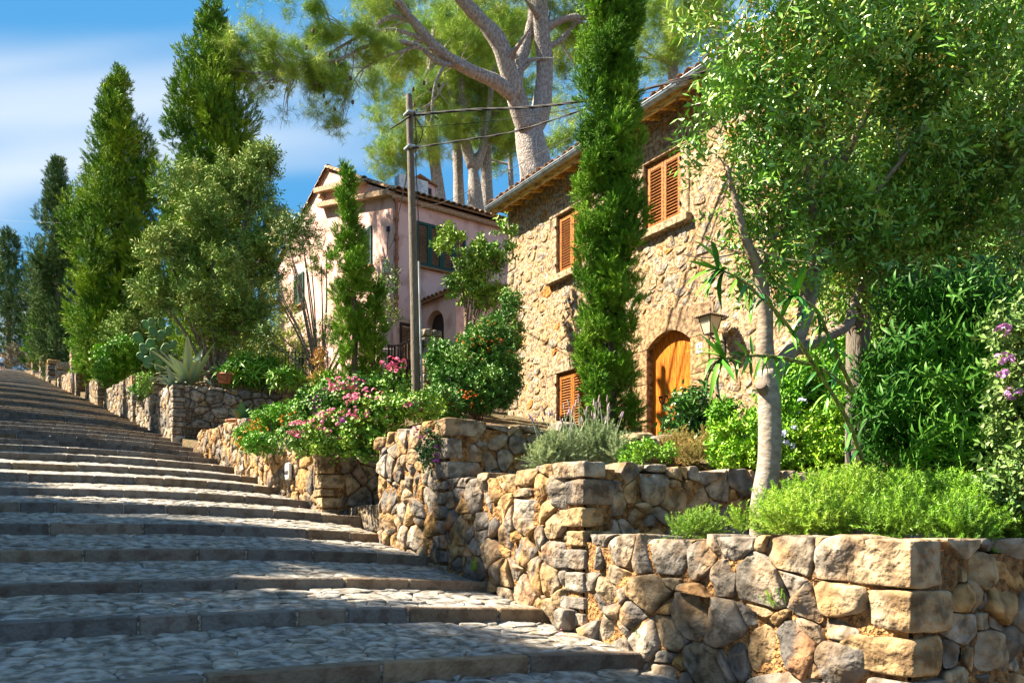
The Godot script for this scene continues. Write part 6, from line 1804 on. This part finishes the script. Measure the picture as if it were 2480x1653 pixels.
func materials() -> void:
	var mottle := ntex(0.012, [[0.25, Color(0.62, 0.6, 0.58)], [0.5, Color(0.9, 0.89, 0.87)], [0.75, Color(1, 1, 1)]], FastNoiseLite.TYPE_SIMPLEX_SMOOTH, 512, 6)
	var stain := ntex(0.006, [[0.25, Color(0.84, 0.8, 0.78)], [0.55, Color(1, 1, 1)]], FastNoiseLite.TYPE_SIMPLEX_SMOOTH, 512, 6, 17)
	var bump := ntex(0.02, [], FastNoiseLite.TYPE_SIMPLEX_SMOOTH, 512, 6, 5)
	var pits := ntex(0.05, [], FastNoiseLite.TYPE_CELLULAR, 512, 3, 8)
	M.stone = textured(mat(g(0.74), 0.92, true), mottle, Vector3(1.1, 1.1, 1.1), bump, 2.4)
	M.mortar = textured(mat(g(0.74), 0.97, true), mottle, Vector3(2.3, 2.3, 2.3), bump, 4.0)
	M.render = textured(mat(g(0.68), 0.97, true), mottle, Vector3(1.6, 1.6, 1.6), bump, 1.4)
	M.dressed = textured(mat(g(0.74), 0.9, true), mottle, Vector3(1.1, 1.1, 1.1), bump, 1.2)
	M.cobble = textured(mat(g(0.75), 0.85, true), mottle, Vector3(1.4, 1.4, 1.4), bump, 0.8)
	M.kerb = textured(mat(g(0.54), 0.8, true), stain, Vector3(1.6, 1.6, 1.6), bump, 1.0)
	M.soil = textured(mat(g(0.74), 1.0, true), mottle, Vector3(1.2, 1.2, 1.2), bump, 6.0)
	M.bark = textured(mat(Color.WHITE, 0.95, true), mottle, Vector3(3, 1, 3), bump, 3.0)
	var plates := ntex(0.03, [[0.0, Color(0.40, 0.39, 0.385)], [0.35, Color(0.68, 0.66, 0.645)], [0.7, Color(0.88, 0.86, 0.85)]], FastNoiseLite.TYPE_CELLULAR, 512, 3, 4)
	M.pine_bark = textured(mat(Color(0.55, 0.54, 0.545), 0.95), plates, Vector3(0.9, 0.45, 0.9), pits, -6.0)
	var ringed := ntex(0.014, [[0.3, Color(0.84, 0.81, 0.78)], [0.55, Color(0.96, 0.95, 0.93)], [0.8, Color(1, 1, 1)]], FastNoiseLite.TYPE_SIMPLEX_SMOOTH, 512, 5, 21)
	M.smooth_bark = textured(mat(g(0.56), 0.8, true), ringed, Vector3(1.2, 2.0, 1.2), bump, 0.6)
	M.pole_wood = textured(mat(Color(0.167, 0.152, 0.133), 0.9), ringed, Vector3(6, 0.6, 6), bump, 1.0)
	var grain := ntex(0.012, [[0.2, Color(0.5, 0.42, 0.36)], [0.45, Color(0.88, 0.84, 0.8)], [0.8, Color(1, 1, 1)]], FastNoiseLite.TYPE_SIMPLEX_SMOOTH, 512, 5, 31)
	M.door_wood = textured(mat(Color(0.60, 0.19, 0.012), 0.45, true), grain, Vector3(7, 0.5, 7), null)
	M.shutter_wood = textured(mat(Color(0.38, 0.145, 0.02), 0.5), grain, Vector3(3, 3, 3), null)
	M.eave_wood = textured(mat(Color(0.72, 0.46, 0.13), 0.7), grain, Vector3(2, 2, 0.6), null)
	M.pink = textured(mat(Color(0.60, 0.40, 0.365), 0.92), stain, Vector3(0.35, 0.25, 0.35), bump, 0.5)
	M.pink_pale = textured(mat(Color(0.502, 0.342, 0.274), 0.92), stain, Vector3(0.5, 0.5, 0.5), null)
	M.tile = textured(mat(Color(0.319, 0.175, 0.099), 0.9), mottle, Vector3(2, 2, 2), bump, 1.0)
	M.tile2 = textured(mat(Color(0.365, 0.190, 0.091), 0.9), mottle, Vector3(2.6, 2.6, 2.6), bump, 1.0)
	M.tile_pale = textured(mat(Color(0.456, 0.319, 0.213), 0.9), mottle, Vector3(2.2, 2.2, 2.2), bump, 1.0)
	M.terracotta = textured(mat(Color(0.342, 0.144, 0.076), 0.8), mottle, Vector3(2, 2, 2), null)
	M.green = mat(Color(0.004, 0.045, 0.033), 0.6)
	M.brown = mat(Color(0.03, 0.016, 0.012), 0.6)
	M.iron = textured(mat(Color(0.03, 0.03, 0.033), 0.55), mottle, Vector3(4, 4, 4), null)
	M.iron_roof = textured(mat(Color(0.16, 0.12, 0.09), 0.6), mottle, Vector3(4, 4, 4), null)
	M.zinc = textured(mat(Color(0.30, 0.38, 0.47), 0.5), stain, Vector3(1.2, 1.2, 1.2), null)
	M.zinc.metallic = 0.15
	M.white = textured(mat(Color(0.562, 0.578, 0.578), 0.5), stain, Vector3(2, 2, 2), null)
	M.ink = mat(Color(0.02, 0.02, 0.03), 0.7)
	M.cable = mat(Color(0.008, 0.01, 0.013), 0.6)
	M.frosted = mat(Color(0.45, 0.42, 0.33), 0.35)
	M.frosted.backlight = Color(0.9, 0.88, 0.8)
	M.leaf = leafmat(0.5, 1.0)
	M.leaf_dull = leafmat(0.7, 0.85, 0.25)
	M.leaf_gloss = leafmat(0.38, 0.95, 0.55)
	M.leaf_oleander = leafmat(0.5, 0.8, 0.28)
	M.petal = leafmat(0.6, 0.7)
	M.succulent = mat(Color.WHITE, 0.5, true)
	M.plainv = mat(Color.WHITE, 0.8, true)
	M.ole1 = mat(Color(0.06, 0.22, 0.02), 0.4); M.ole2 = mat(Color(0.12, 0.32, 0.03), 0.4); M.ole3 = mat(Color(0.03, 0.13, 0.03), 0.36)
	for m in [M.ole1, M.ole2, M.ole3]:
		m.backlight = Color(0.6, 0.7, 0.3)

func sprays() -> void:
	sp.broad = spray_broad(13, 0.34, 0.17)
	sp.olive = spray_broad(15, 0.26, 0.085)
	sp.citrus = spray_broad(10, 0.5, 0.17, true, -0.3)
	sp.pine = spray_needles(44, 0.5, 0.014, 1.1)
	sp.cyp = spray_cypress(24, 0.055, 0.8)
	sp.rosemary = spray_stem(60, 0.2, 0.026, 0.9)
	sp.round = round_leaf_spray(8, 0.17)
	sp.flower = flower_head(9, 0.55, 0.4, 1.0)
	sp.bud = flower_head(5, 0.4, 0.35, 1.0)
	var b := MB.new()
	for i in 9:
		var a := i * 2.4
		var d := Vector3(cos(a), R.randf_range(-0.1, 0.7), sin(a)).normalized()
		b.col = g(R.randf_range(0.75, 1.2))
		blade(b, Vector3(0, 0.1 + i * 0.09, 0), d, d.cross(Vector3.UP).normalized(), R.randf_range(0.5, 0.75), 0.078, R.randf_range(0.2, 0.8), 4, 0.3)
	b.col = Color(1.2, 0.9, 0.5)
	b.tube([Vector3.ZERO, Vector3(0, 1, 0)], [0.02, 0.01], 4)
	sp.oleander = b.commit()
	b = MB.new()
	for i in 9:
		var a := i * 2.4
		var d := Vector3(cos(a) * 0.8, R.randf_range(0.4, 1.2), sin(a) * 0.8).normalized()
		b.col = g(R.randf_range(0.75, 1.2))
		blade(b, Vector3.ZERO, d, d.cross(Vector3.UP).normalized(), R.randf_range(0.7, 1.1), 0.09, R.randf_range(0.1, 0.8), 5, 0.3)
	sp.strap = b.commit()
	b = MB.new()
	b.col = Color(0.7, 1.0, 0.6)
	b.tube([Vector3.ZERO, Vector3(0.02, 0.8, 0)], [0.012, 0.008], 3)
	b.col = Color(1.1, 0.8, 1.5)
	b.tube([Vector3(0.02, 0.8, 0), Vector3(0.02, 0.86, 0), Vector3(0.025, 1.0, 0)], [0.012, 0.03, 0.01], 5)
	sp.stalk = b.commit()

func _ready() -> void:
	var cam := Camera3D.new()
	cam.name = "camera"
	cam.position = Vector3(-3.664, 1.6, 4.291)
	cam.rotation_degrees = Vector3(0, -31.5, 0)
	cam.near = 0.1
	cam.far = 3000.0
	cam.projection = Camera3D.PROJECTION_FRUSTUM
	cam.size = 0.1 * 2.0 * 341.0 / 849.0
	cam.frustum_offset = Vector2(0.0, 0.1 * 192.3 / 849.0)
	add_child(cam)
	var we := WorldEnvironment.new()
	we.name = "environment"
	var env := Environment.new()
	env.background_mode = Environment.BG_SKY
	var sky := Sky.new()
	var pm := PanoramaSkyMaterial.new()
	pm.panorama = sky_texture()
	pm.energy_multiplier = 0.5
	sky.sky_material = pm
	env.sky = sky
	env.tonemap_mode = Environment.TONE_MAPPER_LINEAR
	env.tonemap_exposure = 7.3
	env.sdfgi_enabled = true
	env.ssao_enabled = true
	env.ssil_enabled = true
	we.environment = env
	add_child(we)
	var sun := DirectionalLight3D.new()
	sun.name = "sun"
	sun.light_color = Color(1.0, 0.93, 0.82)
	sun.light_energy = 1.15
	sun.light_angular_distance = 0.5
	sun.shadow_enabled = true
	add_child(sun)
	sun.look_at_from_position(Vector3(-0.522, 0.743, -0.415) * 10.0, Vector3.ZERO)

	R.seed = 4242
	NZ.seed = 3
	NZ.noise_type = FastNoiseLite.TYPE_SIMPLEX_SMOOTH
	NZ.frequency = 0.1
	NZ.fractal_octaves = 3
	CELL.noise_type = FastNoiseLite.TYPE_CELLULAR
	CELL.frequency = 7.5
	CELL.seed = 5
	CELL.cellular_return_type = FastNoiseLite.RETURN_DISTANCE2_SUB
	CELL.fractal_type = FastNoiseLite.FRACTAL_NONE
	CELLV.noise_type = FastNoiseLite.TYPE_CELLULAR
	CELLV.frequency = 7.5
	CELLV.seed = 5
	CELLV.cellular_return_type = FastNoiseLite.RETURN_CELL_VALUE
	CELLV.fractal_type = FastNoiseLite.FRACTAL_NONE
	materials()
	sprays()
	ground()
	stairs()
	var names := ["near terrace wall of large mixed grey and ochre boulders topped by rosemary", "second terrace wall with the grey squared corner stone and lavender above", "tall terrace wall with a big dark slab on its corner top", "narrow wall of dark blocks holding the white step light", "lower middle wall under the geraniums with upright edging stones", "wall under the lantana with thin upright coping stones", "dark shaded wall of big blocks with the agave on its corner", "stair wall with one broad dark slab at its end, below the prickly pear", "short stair wall overgrown by the yellow-green bush", "far stair wall at the foot of the second tall cypress"]
	for i in SEG.size():
		var sx: float = [0.2, 0.18, 0.18, 0.22, 0.18, 0.14, 0.3, 0.26, 0.3, 0.4][i]
		var sy: float = [0.155, 0.15, 0.165, 0.19, 0.16, 0.16, 0.2, 0.2, 0.25, 0.35][i]
		terrace_wall(SEG[i], names[i], i < 3, sx, sy, [0.5, 0.66, 0.6, 0.5, 0.68, 0.72, 0.12, 0.25, 0.5, 0.5][i], 0.008 if i < 3 else 0.012)
	stone_house()
	pink_house()
	pole()
	gateway()
	small_things()
	cypresses()
	big_pine()
	far_pines()
	back_trees()
	front_tree()
	oleander()
	low_plants()
	person()
